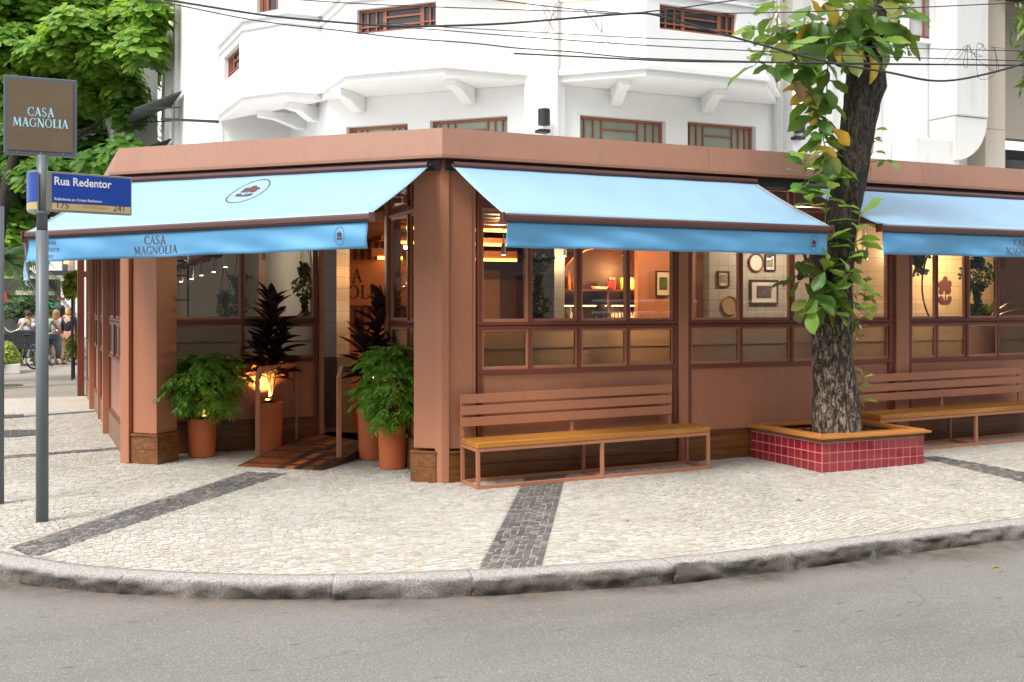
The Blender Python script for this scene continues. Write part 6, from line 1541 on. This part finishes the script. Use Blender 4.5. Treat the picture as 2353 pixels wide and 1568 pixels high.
# people
SKINM = {}
def skinm(c):
    if c not in SKINM:
        m, t, b, _ = nodes('skin_%d' % len(SKINM)); b.inputs['Base Color'].default_value = (*S(c), 1); b.inputs['Roughness'].default_value = .5; SKINM[c] = m
    return SKINM[c]
def skinned(name, verts, edges, m, parent, root=0):
    me = bpy.data.meshes.new(name); me.from_pydata([v[0] for v in verts], edges, []); o = bpy.data.objects.new(name, me); COL.objects.link(o); o.parent = parent; me.materials.append(m)
    md = o.modifiers.new('skin', 'SKIN'); md.use_smooth_shade = True
    if not me.skin_vertices: pass
    for i, v in enumerate(verts):
        r = v[1]; me.skin_vertices[0].data[i].radius = r if isinstance(r, tuple) else (r, r)
        me.skin_vertices[0].data[i].use_root = (i == root)
    sb = o.modifiers.new('subdivision', 'SUBSURF'); sb.levels = sb.render_levels = 1
    return o
def person(label, px, py, sc, rz, skin=(196,140,110), hair=(60,40,30), hairlen=.12, top=(210,210,220), sleeves='short', bottom='shorts', bcol=(30,30,34), lean=0.0, legs=.10, arms=(( .30,.10,1.02),( .30,.10,1.02)), D=None, sit=0, bust=None):
    b = atz(px, py) if D is None else atd(px, py, D)
    t = thing('person', label, 'person', (b.x, b.y, 0), rz, 'people outside the cafe on the side street'); t.scale = (sc, sc, sc)
    ORG[t.name] = Matrix.Identity(4)
    sk = skinm(skin); V = []; E = []
    def a(p, r): V.append((p, r)); return len(V)-1
    pel = a((0,0,.95), (.15,.10)); ch = a((0,lean*.5,1.22), (.15,.10)); up = a((0,lean*.9,1.40), (.13,.085)); nk = a((0,lean*1.05,1.49), .05); hd = a((0,lean*1.15+.01,1.56), .07); h2 = a((0,lean*1.2+.015,1.66), .092)
    E += [(pel,ch),(ch,up),(up,nk),(nk,hd),(hd,h2)]
    for s, (ax, ay, az) in zip((-1, 1), arms):
        sh = a((s*.18,lean*.9,1.40), .058); el = a((s*(.24+ax*.15),lean*.7+ay*.5,1.13+(az-1.02)*.3), .042); wr = a((s*ax,lean*.6+ay+.05,az-.08), .030); ha = a((s*ax,lean*.6+ay+.10,az-.12), (.038,.018))
        E += [(up,sh),(sh,el),(el,wr),(wr,ha)]
        for f in range(4):
            f1 = a((s*ax+(f-1.5)*.020,lean*.6+ay+.145,az-.15), .010); f2 = a((s*ax+(f-1.5)*.022,lean*.6+ay+.165,az-.19+.006*abs(f-1.5)), .008); E += [(ha,f1),(f1,f2)]
        th = a((s*(ax-.045),lean*.6+ay+.11,az-.13), .011); E.append((ha, th))
    for s in (-1, 1):
        hp = a((s*.085,0,.90), .095); kn = a((s*(.09+legs*.5),.02+sit,.50), .062); an = a((s*(.09+legs),-.02,.09), .040); to = a((s*(.10+legs),.13,.035), (.035,.028)); E += [(pel,hp),(hp,kn),(kn,an),(an,to)]
    o = skinned('body', V, E, sk, t)
    # face: nose, ears, eyes
    hc = Vector((0, lean*1.2+.015, 1.62)); mb = MB(); mb.ball(hc+Vector((0,.095,-.01)), .012, .018, .02, 8, 5); obj('nose', mb, sk, t, local=True, smooth=True)
    for s in (-1, 1):
        mb = MB(); mb.ball(hc+Vector((s*.088,0,-.01)), .012, .02, .03, 8, 5); obj('ear', mb, sk, t, local=True, smooth=True)
        mb = MB(); mb.ball(hc+Vector((s*.033,.083,.02)), .011, .008, .007, 8, 5); obj('eye', mb, DUCT, t, local=True)
    # hair hangs at the back
    hm = paint('hair', S(hair), .6, .3, .4, nsc=20); mb = MB(); n, m = 18, 10; vs = []; fs = []
    for j in range(m+1):
        for i in range(n):
            an_ = 2*PI*i/n; v = j/m; back = max(0, -math.sin(an_)); face = math.sin(an_) > .35
            if v < .55: ph = v/.55*PI*.5; r = math.sin(ph); z = math.cos(ph)*.115
            else: r = 1-.12*(v-.55); z = -(v-.55)/.45*(hairlen if not face else .02)
            vs.append((.104*r*math.cos(an_), lean*1.2+.0+.108*r*math.sin(an_)*(1 if not face else .93), 1.645+z))
    for j in range(m):
        for i in range(n): i2 = (i+1) % n; fs.append((j*n+i, j*n+i2, (j+1)*n+i2, (j+1)*n+i))
    mb.add(vs, fs); obj('hair', mb, hm, t, local=True, smooth=True)
    # shirt
    tm = paint('shirt_cloth', S(top), .85, .15, nsc=5); V = []; E = []
    p0 = a((0,0,.90 if bottom != 'skirt' else .96), (.175,.125)); p1 = a((0,lean*.45,1.18), (.165,.118)); p2 = a((0,lean*.9,1.41), (.145,.10)); p3 = a((0,lean*1.02,1.465), .06); E += [(p0,p1),(p1,p2),(p2,p3)]
    for s, (ax, ay, az) in zip((-1, 1), arms):
        sh = a((s*.185,lean*.9,1.40), .075); q = a((s*(.21+ax*.08),lean*.8+ay*.25,1.26), .064); E += [(p2,sh),(sh,q)]
        if sleeves == 'long': el = a((s*(.245+ax*.15),lean*.7+ay*.5,1.13+(az-1.02)*.3), .055); wr = a((s*ax,lean*.6+ay+.03,az-.05), .042); E += [(q,el),(el,wr)]
    skinned('shirt', V, E, tm, t)
    bm_ = paint('lower_cloth', S(bcol), .85, .35, nsc=9)
    if bottom == 'skirt':
        mb = MB(); mb.lathe([(.15,.98),(.18,.80),(.19,.5),(.20,.16),(.001,.16)], (0,.0,0), 26, 1, .78); 
        mb.v = [(x*(1+.05*math.sin(math.atan2(y,x)*9)*(1-z)), y*(1+.05*math.sin(math.atan2(y,x)*9)*(1-z)), z) for x,y,z in mb.v]; obj('skirt', mb, bm_, t, local=True, smooth=True)
    else:
        V = []; E = []; c0 = a((0,0,.94), (.165,.12)); 
        for s in (-1, 1):
            hp = a((s*.088,0,.86), .115); kn = a((s*(.09+legs*.45),.02+sit*.9,.54), .10 if bottom == 'shorts' else .085); E += [(c0,hp),(hp,kn)]
            if bottom == 'trousers': an = a((s*(.09+legs),-.02,.10), .085); E.append((kn, an))
        skinned('trousers', V, E, bm_, t)
    for s in (-1, 1):
        k = MB(); k.box(s*(.10+legs)-.045, s*(.10+legs)+.045, -.07, .19, 0, .022); obj('sandal', k, DUCT, t, local=True, bevel=.008)
    return t
VW = YAW-PI/2                                 # rotation that turns a figure's back to the camera
person('person in a pale lavender tee bending at the dark table', 64, 838, .90, VW+.5, skin=(120,80,60), hair=(24,20,20), hairlen=.02, top=(196,186,214), lean=.22, arms=((.22,.35,1.1),(.2,.35,1.1)), bcol=(120,108,88), bottom='trousers')
person('person in a beige shirt leaning over the dark table', 42, 838, .88, VW-.9, skin=(170,110,84), hair=(60,44,34), hairlen=.04, top=(176,156,122), lean=.26, arms=((.2,.4,1.05),(.2,.4,1.1)), bcol=(60,56,50), bottom='trousers')
person('person in a light green tee and black shorts astride the bicycle', 103, 838, .90, VW, skin=(190,126,92), hair=(40,30,26), hairlen=.03, top=(160,178,150), lean=.12, legs=.27, arms=((.34,.32,1.14),(.34,.32,1.14)), bcol=(26,28,34))
person('blonde person in a white tee with a round back print and pale green skirt', 129, 836, .90, VW+.1, skin=(214,160,130), hair=(172,130,84), hairlen=.20, top=(214,208,222), bcol=(112,130,122), bottom='skirt')
person('dark haired person in a cream top behind the blonde pair', 142, 832, .97, VW, skin=(200,150,120), hair=(26,20,18), hairlen=.26, top=(200,180,150), bcol=(150,120,90), bottom='trousers')
person('blonde person in a black jacket and patterned brown trousers', 158, 838, .93, VW-.25, skin=(210,150,130), hair=(214,170,104), hairlen=.08, top=(30,34,44), sleeves='long', bcol=(150,116,96), bottom='trousers', arms=((.24,.12,1.0),(.22,.1,1.0)))
person('dark haired person half hidden behind the sign pole', 86, 830, .93, VW+.3, skin=(110,74,56), hair=(18,16,16), hairlen=.03, top=(90,70,60), bcol=(40,40,44), bottom='trousers')
person('person with dark hair and a pale blue shirt seen through the bar window', 1380, 700, .99, VW+1.2, skin=(190,140,110), hair=(70,52,40), hairlen=.03, top=(190,205,220), bcol=(40,40,50), bottom='trousers', D=12.7)
# bicycles
CHR = paint('chrome', (.62,.62,.62), .15, .05, metal=1.0); TYRE = paint('tyre_rubber', (.02,.02,.02), .8)
def bicycle(label, px, py, rz, col, sc=1.0):
    b = atz(px, py); t = thing('bicycle', label, 'bicycle', (b.x, b.y, 0), rz, 'bicycles outside the cafe'); t.scale = (sc,)*3
    fm = paint('bike_frame', col, .35)
    for y in (-.52, .52):
        mb = MB(); mb.tube([(0, y+.32*math.cos(2*PI*i/28), .34+.32*math.sin(2*PI*i/28)) for i in range(29)], .022, 8, cap=False); w = obj('wheel', mb, TYRE, t, local=True, smooth=True)
        mb = MB(); mb.tube([(0, y+.295*math.cos(2*PI*i/28), .34+.295*math.sin(2*PI*i/28)) for i in range(29)], .011, 6, cap=False); obj('rim', mb, CHR, w, local=True)
        mb = MB()
        for i in range(12): mb.tube([(0,y,.34),(0, y+.29*math.cos(PI*i/6), .34+.29*math.sin(PI*i/6))], .003, 4)
        obj('spokes', mb, CHR, w, local=True)
    mb = MB()
    for p, q in (((0,-.52,.34),(0,-.12,.30)),((0,-.12,.30),(0,-.22,.82)),((0,-.52,.34),(0,-.21,.76)),((0,-.12,.30),(0,.36,.72)),((0,-.2,.7),(0,.35,.82)),((0,.33,.92),(0,.40,.66)),((0,.40,.66),(0,.52,.34))): mb.tube([p, q], .018, 8)
    obj('frame', mb, fm, t, local=True, smooth=True)
    mb = MB(); mb.tube([(-.30,.18,1.04),(-.24,.24,1.08),(-.12,.30,1.0),(0,.33,.96),(.12,.30,1.0),(.24,.24,1.08),(.30,.18,1.04)], .014, 8); obj('handlebar', mb, CHR, t, local=True, smooth=True)
    mb = MB(); mb.ball((0,-.26,.88), .075, .14, .035, 12, 7); obj('saddle', mb, TYRE, t, local=True, smooth=True)
    mb = MB(); mb.box(-.17,.17,.45,.72,.74,.96); obj('basket', mb, fm, t, local=True, bevel=.02)
    mb = MB(); mb.tube([(-.12,-.12,.18),(-.05,-.12,.30),(.05,-.12,.30),(.12,-.12,.42)], .010, 6); obj('crank', mb, CHR, t, local=True)
    return t
bicycle('parked black bicycle with chrome handlebar right of the hedge box', 46, 852, VW+PI-.25, (.02,.02,.022), 1.05); bicycle('dark bicycle under the person in the light green tee', 103, 844, VW+.05, (.02,.03,.05), .95)
mir = atd(77, 747, 29.6); k = MB(); k.ball(tuple(mir), .055, .055, .06, 14, 9); solo('round_mirror', k, paint('mirror_white', (.85,.85,.85), .2), 'round white mirror held up left of the sign pole', 'mirror', smooth=True)
TBL = thing('cafe_table', 'dark covered cafe table with a grey metal frame behind the bicycle', 'table', tuple(atz(55, 845)))
c_ = atz(50, 842); k = MB(); k.box(c_.x-.6, c_.x+.4, c_.y+.1, c_.y+.9, .45, 1.0); obj('cover', k, paint('dark_cover', (.03,.035,.04), .7), TBL, bevel=.03)
for dx in (-.7, .35, .42):
    k = MB(); k.bar((c_.x+dx, c_.y+.12, 0), (c_.x+dx, c_.y+.12, .46), .04); obj('leg', k, ALU, TBL)
ST = thing('metal_stool', 'pale metal stool beside the bicycle', 'stool', tuple(atz(66, 842))); c_ = atz(66, 842)
k = MB(); k.box(c_.x-.17, c_.x+.17, c_.y-.17, c_.y+.17, .42, .46); obj('seat', k, ALU, ST, bevel=.01)
for a in (-.15, .15):
    for b in (-.15, .15): k = MB(); k.bar((c_.x+a, c_.y+b, 0), (c_.x+a, c_.y+b, .42), .025); obj('leg', k, ALU, ST)
# cafe behind the people
CF_ = thing('side_cafe', 'open fronted cafe with a dark canopy and potted greenery down the side street', 'cafe', tuple(atd(150, 800, 36)))
def cb(nm, x0, y0, x1, y1, D, dp, m):
    a = atd(x0, y0, D); b = atd(x1, y1, D); mb = MB(); vs = []
    for o in (0, dp):
        for x, z in ((a, b.z), (b, b.z), (b, a.z), (a, a.z)): vs.append((x.x+CF.x*o, x.y+CF.y*o, z))
    mb.add(vs, [(0,1,2,3),(7,6,5,4),(0,4,5,1),(1,5,6,2),(2,6,7,3),(3,7,4,0)]); return obj(nm, mb, m, CF_)
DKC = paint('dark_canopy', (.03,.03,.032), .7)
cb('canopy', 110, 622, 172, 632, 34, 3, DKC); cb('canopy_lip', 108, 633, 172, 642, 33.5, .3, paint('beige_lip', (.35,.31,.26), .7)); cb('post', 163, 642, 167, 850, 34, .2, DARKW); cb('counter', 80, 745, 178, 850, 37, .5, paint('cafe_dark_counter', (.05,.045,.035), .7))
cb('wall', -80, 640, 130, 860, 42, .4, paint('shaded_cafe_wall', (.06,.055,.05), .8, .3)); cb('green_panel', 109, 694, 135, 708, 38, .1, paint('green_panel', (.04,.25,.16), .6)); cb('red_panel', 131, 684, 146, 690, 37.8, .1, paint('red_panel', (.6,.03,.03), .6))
cb('umbrella', 36, 668, 74, 678, 32, 1.6, paint('cream_umbrella', (.5,.45,.36), .7))
FB = thing('far_building', 'pale far building with a lantern lit window at the end of the side street', 'building', tuple(atd(120, 800, 60)))
def fb(nm, x0, y0, x1, y1, D, dp, m):
    a = atd(x0, y0, D); b = atd(x1, y1, D); mb = MB(); vs = []
    for o in (0, dp):
        for x, z in ((a, b.z), (b, b.z), (b, a.z), (a, a.z)): vs.append((x.x+CF.x*o, x.y+CF.y*o, z))
    mb.add(vs, [(0,1,2,3),(7,6,5,4),(0,4,5,1),(1,5,6,2),(2,6,7,3),(3,7,4,0)]); return obj(nm, mb, m, FB)
fb('wall', 60, 420, 330, 850, 60, 8, whitewall('far_white_wall', (.7,.7,.68), .2)); fb('window', 143, 572, 154, 628, 59.9, .1, DGLASS); fb('shutter', 156, 572, 168, 628, 59.9, .1, paint('far_shutter', (.35,.32,.28), .7)); fb('lantern', 147, 596, 152, 606, 59.5, .3, emit('lantern_glow', (1,.45,.1), 5))
FB2 = thing('far_apartment_block', 'beige far block hidden behind the trees at the left', 'building', tuple(atd(-200, 800, 75)))
a = atd(-500, 300, 75); b = atd(80, 850, 75); k = MB(); k.box(a.x, b.x, b.y, b.y+10, 0, 16); obj('wall', k, BEIGE, FB2)
def bush(label, px, py, D, rw_, rh, n, seed, m):
    p = atd(px, py, D); t = thing('bush', label, 'bush', (p.x, p.y, 0), group='greenery round the cafe')
    obj('foliage', crown_mesh([bl(px, py, D, rw_, rh)], n, seed, .16, m), None, t, kind='stuff'); k = MB(); k.tube([(p.x,p.y,0),tuple(p)], .03, 6); obj('stem', k, TRK2, t)
bush('creeper hanging beside the end post of the side facade', 166, 655, 24.5, 11, 30, 150, 2, HL); bush('low bush behind the people at the cafe counter', 128, 732, 35.5, 50, 18, 260, 3, IVY); bush('fern like bush by the foot of the end post', 170, 800, 25, 6, 22, 50, 4, HL); bush('dark bush behind the table', 60, 700, 36, 70, 40, 300, 6, IVY)
rs_ = atd(-2, 683, 20); t = thing('round_road_sign', 'red rimmed white round road sign cut by the left edge', 'road sign', tuple(rs_)); 
k = MB(); k.tube([rs_, rs_+CF*.02], .145, 28); obj('rim', k, paint('sign_red', (.6,.02,.03), .4), t); k = MB(); k.tube([rs_-CF*.004, rs_-CF*.001], .10, 28); obj('face', k, WHT, t); k = MB(); k.tube([(rs_.x, rs_.y+.05, 0), (rs_.x, rs_.y+.05, rs_.z)], .03, 8); obj('post', k, STEELG, t)

# tree at the top right corner
rr = random.Random(31); tr = atd(2480, 300, 10.2); TR2 = thing('right_tree', 'tree with narrow glossy leaves reaching in at the top right corner', 'tree', (tr.x, tr.y, 0)); 
k = MB(); k.tube([(tr.x,tr.y,0),(tr.x,tr.y,3),tuple(atd(2500,20,10.2))], [.14,.12,.09], 12); obj('trunk', k, BARK, TR2, smooth=True)
k = MB(); k.tube([atd(2500,20,10.2), atd(2430,30,10.2), atd(2370,60,10.2)], [.05,.03,.012], 8); obj('limb', k, BARK, TR2, smooth=True)
NLF = leafm('narrow_leaf', [(.03,.09,.02), (.06,.14,.03), (.22,.32,.04)], .35, .25)
V = []; F = []
for (cx, cy, rx, ry, nn) in ((2380,40,38,60,230), (2385,120,38,45,190), (2372,175,25,35,80), (2420,60,50,80,200), (2440,150,50,60,150)):
    for i in range(nn):
        c = atd(cx+rx*rr.gauss(0,.5), cy+ry*rr.gauss(0,.5), 10.2+rr.uniform(-.2,.2)); d = (CR*rr.uniform(-1,1)+CF*rr.uniform(-1,1)+Vector((0,0,rr.uniform(-1.3,.3)))).normalized(); y_ = d.cross(Vector((rr.random(),rr.random(),.5))).normalized(); s = rr.uniform(.09,.15); b = len(V)
        V += [c, c+d*s*.5+y_*s*.11, c+d*s, c+d*s*.5-y_*s*.11]; F.append((b,b+1,b+2,b+3))
mb = MB(); mb.v = [tuple(v) for v in V]; mb.f = F; obj('foliage', mb, NLF, TR2, fix=False, kind='stuff')

# ================================================================ ACROSS THE STREET (mirrored in the panes)
OB = thing('opposite_building', 'grey building across the street, seen mirrored in the restaurant windows', 'building', (6,-26,0))
k = MB(); k.box(-30, 45, -30, -26, -.1, 14); obj('wall', k, whitewall('opposite_wall', (.30,.29,.27), .3), OB)
for i in range(16):
    for z in (1.0, 4.3, 7.6):
        k = MB(); k.box(-27+i*4.4, -25+i*4.4, -26.0, -25.9, z, z+1.8); obj('window', k, DGLASS, OB)
FN = thing('white_railing', 'white pipe railing across the street, mirrored in the window panes', 'railing', (12,-12.6,0))
for z in (1.80, 1.52): k = MB(); k.tube([(8.5,-12.6,z),(19,-12.6,z)], .045, 10); obj('rail', k, WHT, FN, smooth=True)
for i in range(53): k = MB(); k.tube([(8.6+i*.2,-12.6,.25),(8.6+i*.2,-12.6,1.5)], .022, 6); obj('picket', k, WHT, FN)
def car(label, x, y):
    t = thing('parked_car', label, 'car', (x, y, -.12), 0, 'white cars across the street'); wm = paint('white_car_paint', (.75,.75,.76), .2, .03)
    prof = [(-2.1,.35),(-2.12,.75),(-1.95,.92),(-1.25,.98),(-.65,1.42),(.55,1.47),(1.25,1.05),(1.95,.88),(2.12,.70),(2.12,.35)]
    mb = MB(); vs = []
    for s in (-.84, .84):
        for px_, pz in prof: vs.append((px_, s*(1 if pz < 1.1 else .8), pz))
    kk = len(prof); mb.add(vs, [(i,(i+1)%kk,(i+1)%kk+kk,i+kk) for i in range(kk)]+[tuple(range(kk)), tuple(range(2*kk-1,kk-1,-1))]); obj('body', mb, wm, t, local=True, bevel=.06)
    for s in (-1, 1):
        mb = MB(); mb.add([(-1.05,s*.835,1.02),(1.0,s*.835,1.02),(.5,s*.70,1.40),(-.62,s*.70,1.37)], [(0,1,2,3)]); mb.v = [(a_, b_+s*.012, c_) for a_, b_, c_ in mb.v]; obj('side_window', mb, DGLASS, t, local=True)
        for wx in (-1.3, 1.35):
            mb = MB(); mb.tube([(wx,s*.70,.32),(wx,s*.87,.32)], .32, 24); w = obj('wheel', mb, TYRE, t, local=True); mb = MB(); mb.tube([(wx,s*.872,.32),(wx,s*.88,.32)], .19, 18); obj('rim', mb, ALU, w, local=True)
    return t
car('white car parked across the street, left one mirrored in the first bay', 7.0, -13.6); car('white car parked across the street, right one mirrored in the far bay', 18.5, -14.2)

# a few fallen leaves
for lab, px, py, z_, c, rz_, sc in (('small orange fallen leaf on the pale cobbles right of the dark band under the bench', 1437, 1200, 0, 'yellow', .6, .22), ('brown fallen leaf in the gutter below the cut corner', 545, 1372, -.108, 'brown', 1.9, .3),
        ('yellow fallen leaf in the gutter near the right edge', 2300, 1306, -.108, 'yellow', 2.6, .3), ('olive fallen leaf on the cobbles in front of the planter', 1830, 1150, 0.02, 'olive', .2, .3)):
    p = atz(px, py, z_); o = bpy.data.objects.new('fallen_leaf', LM[c][1]); COL.objects.link(o); o.location = (p.x, p.y, gz(p.x, p.y)+.012 if z_ >= 0 else z_+.01); o.rotation_euler = (.1, -.05, rz_); o.scale = (sc*1.4,)*3
    tag(o, lab, 'leaf', 'fallen leaves')
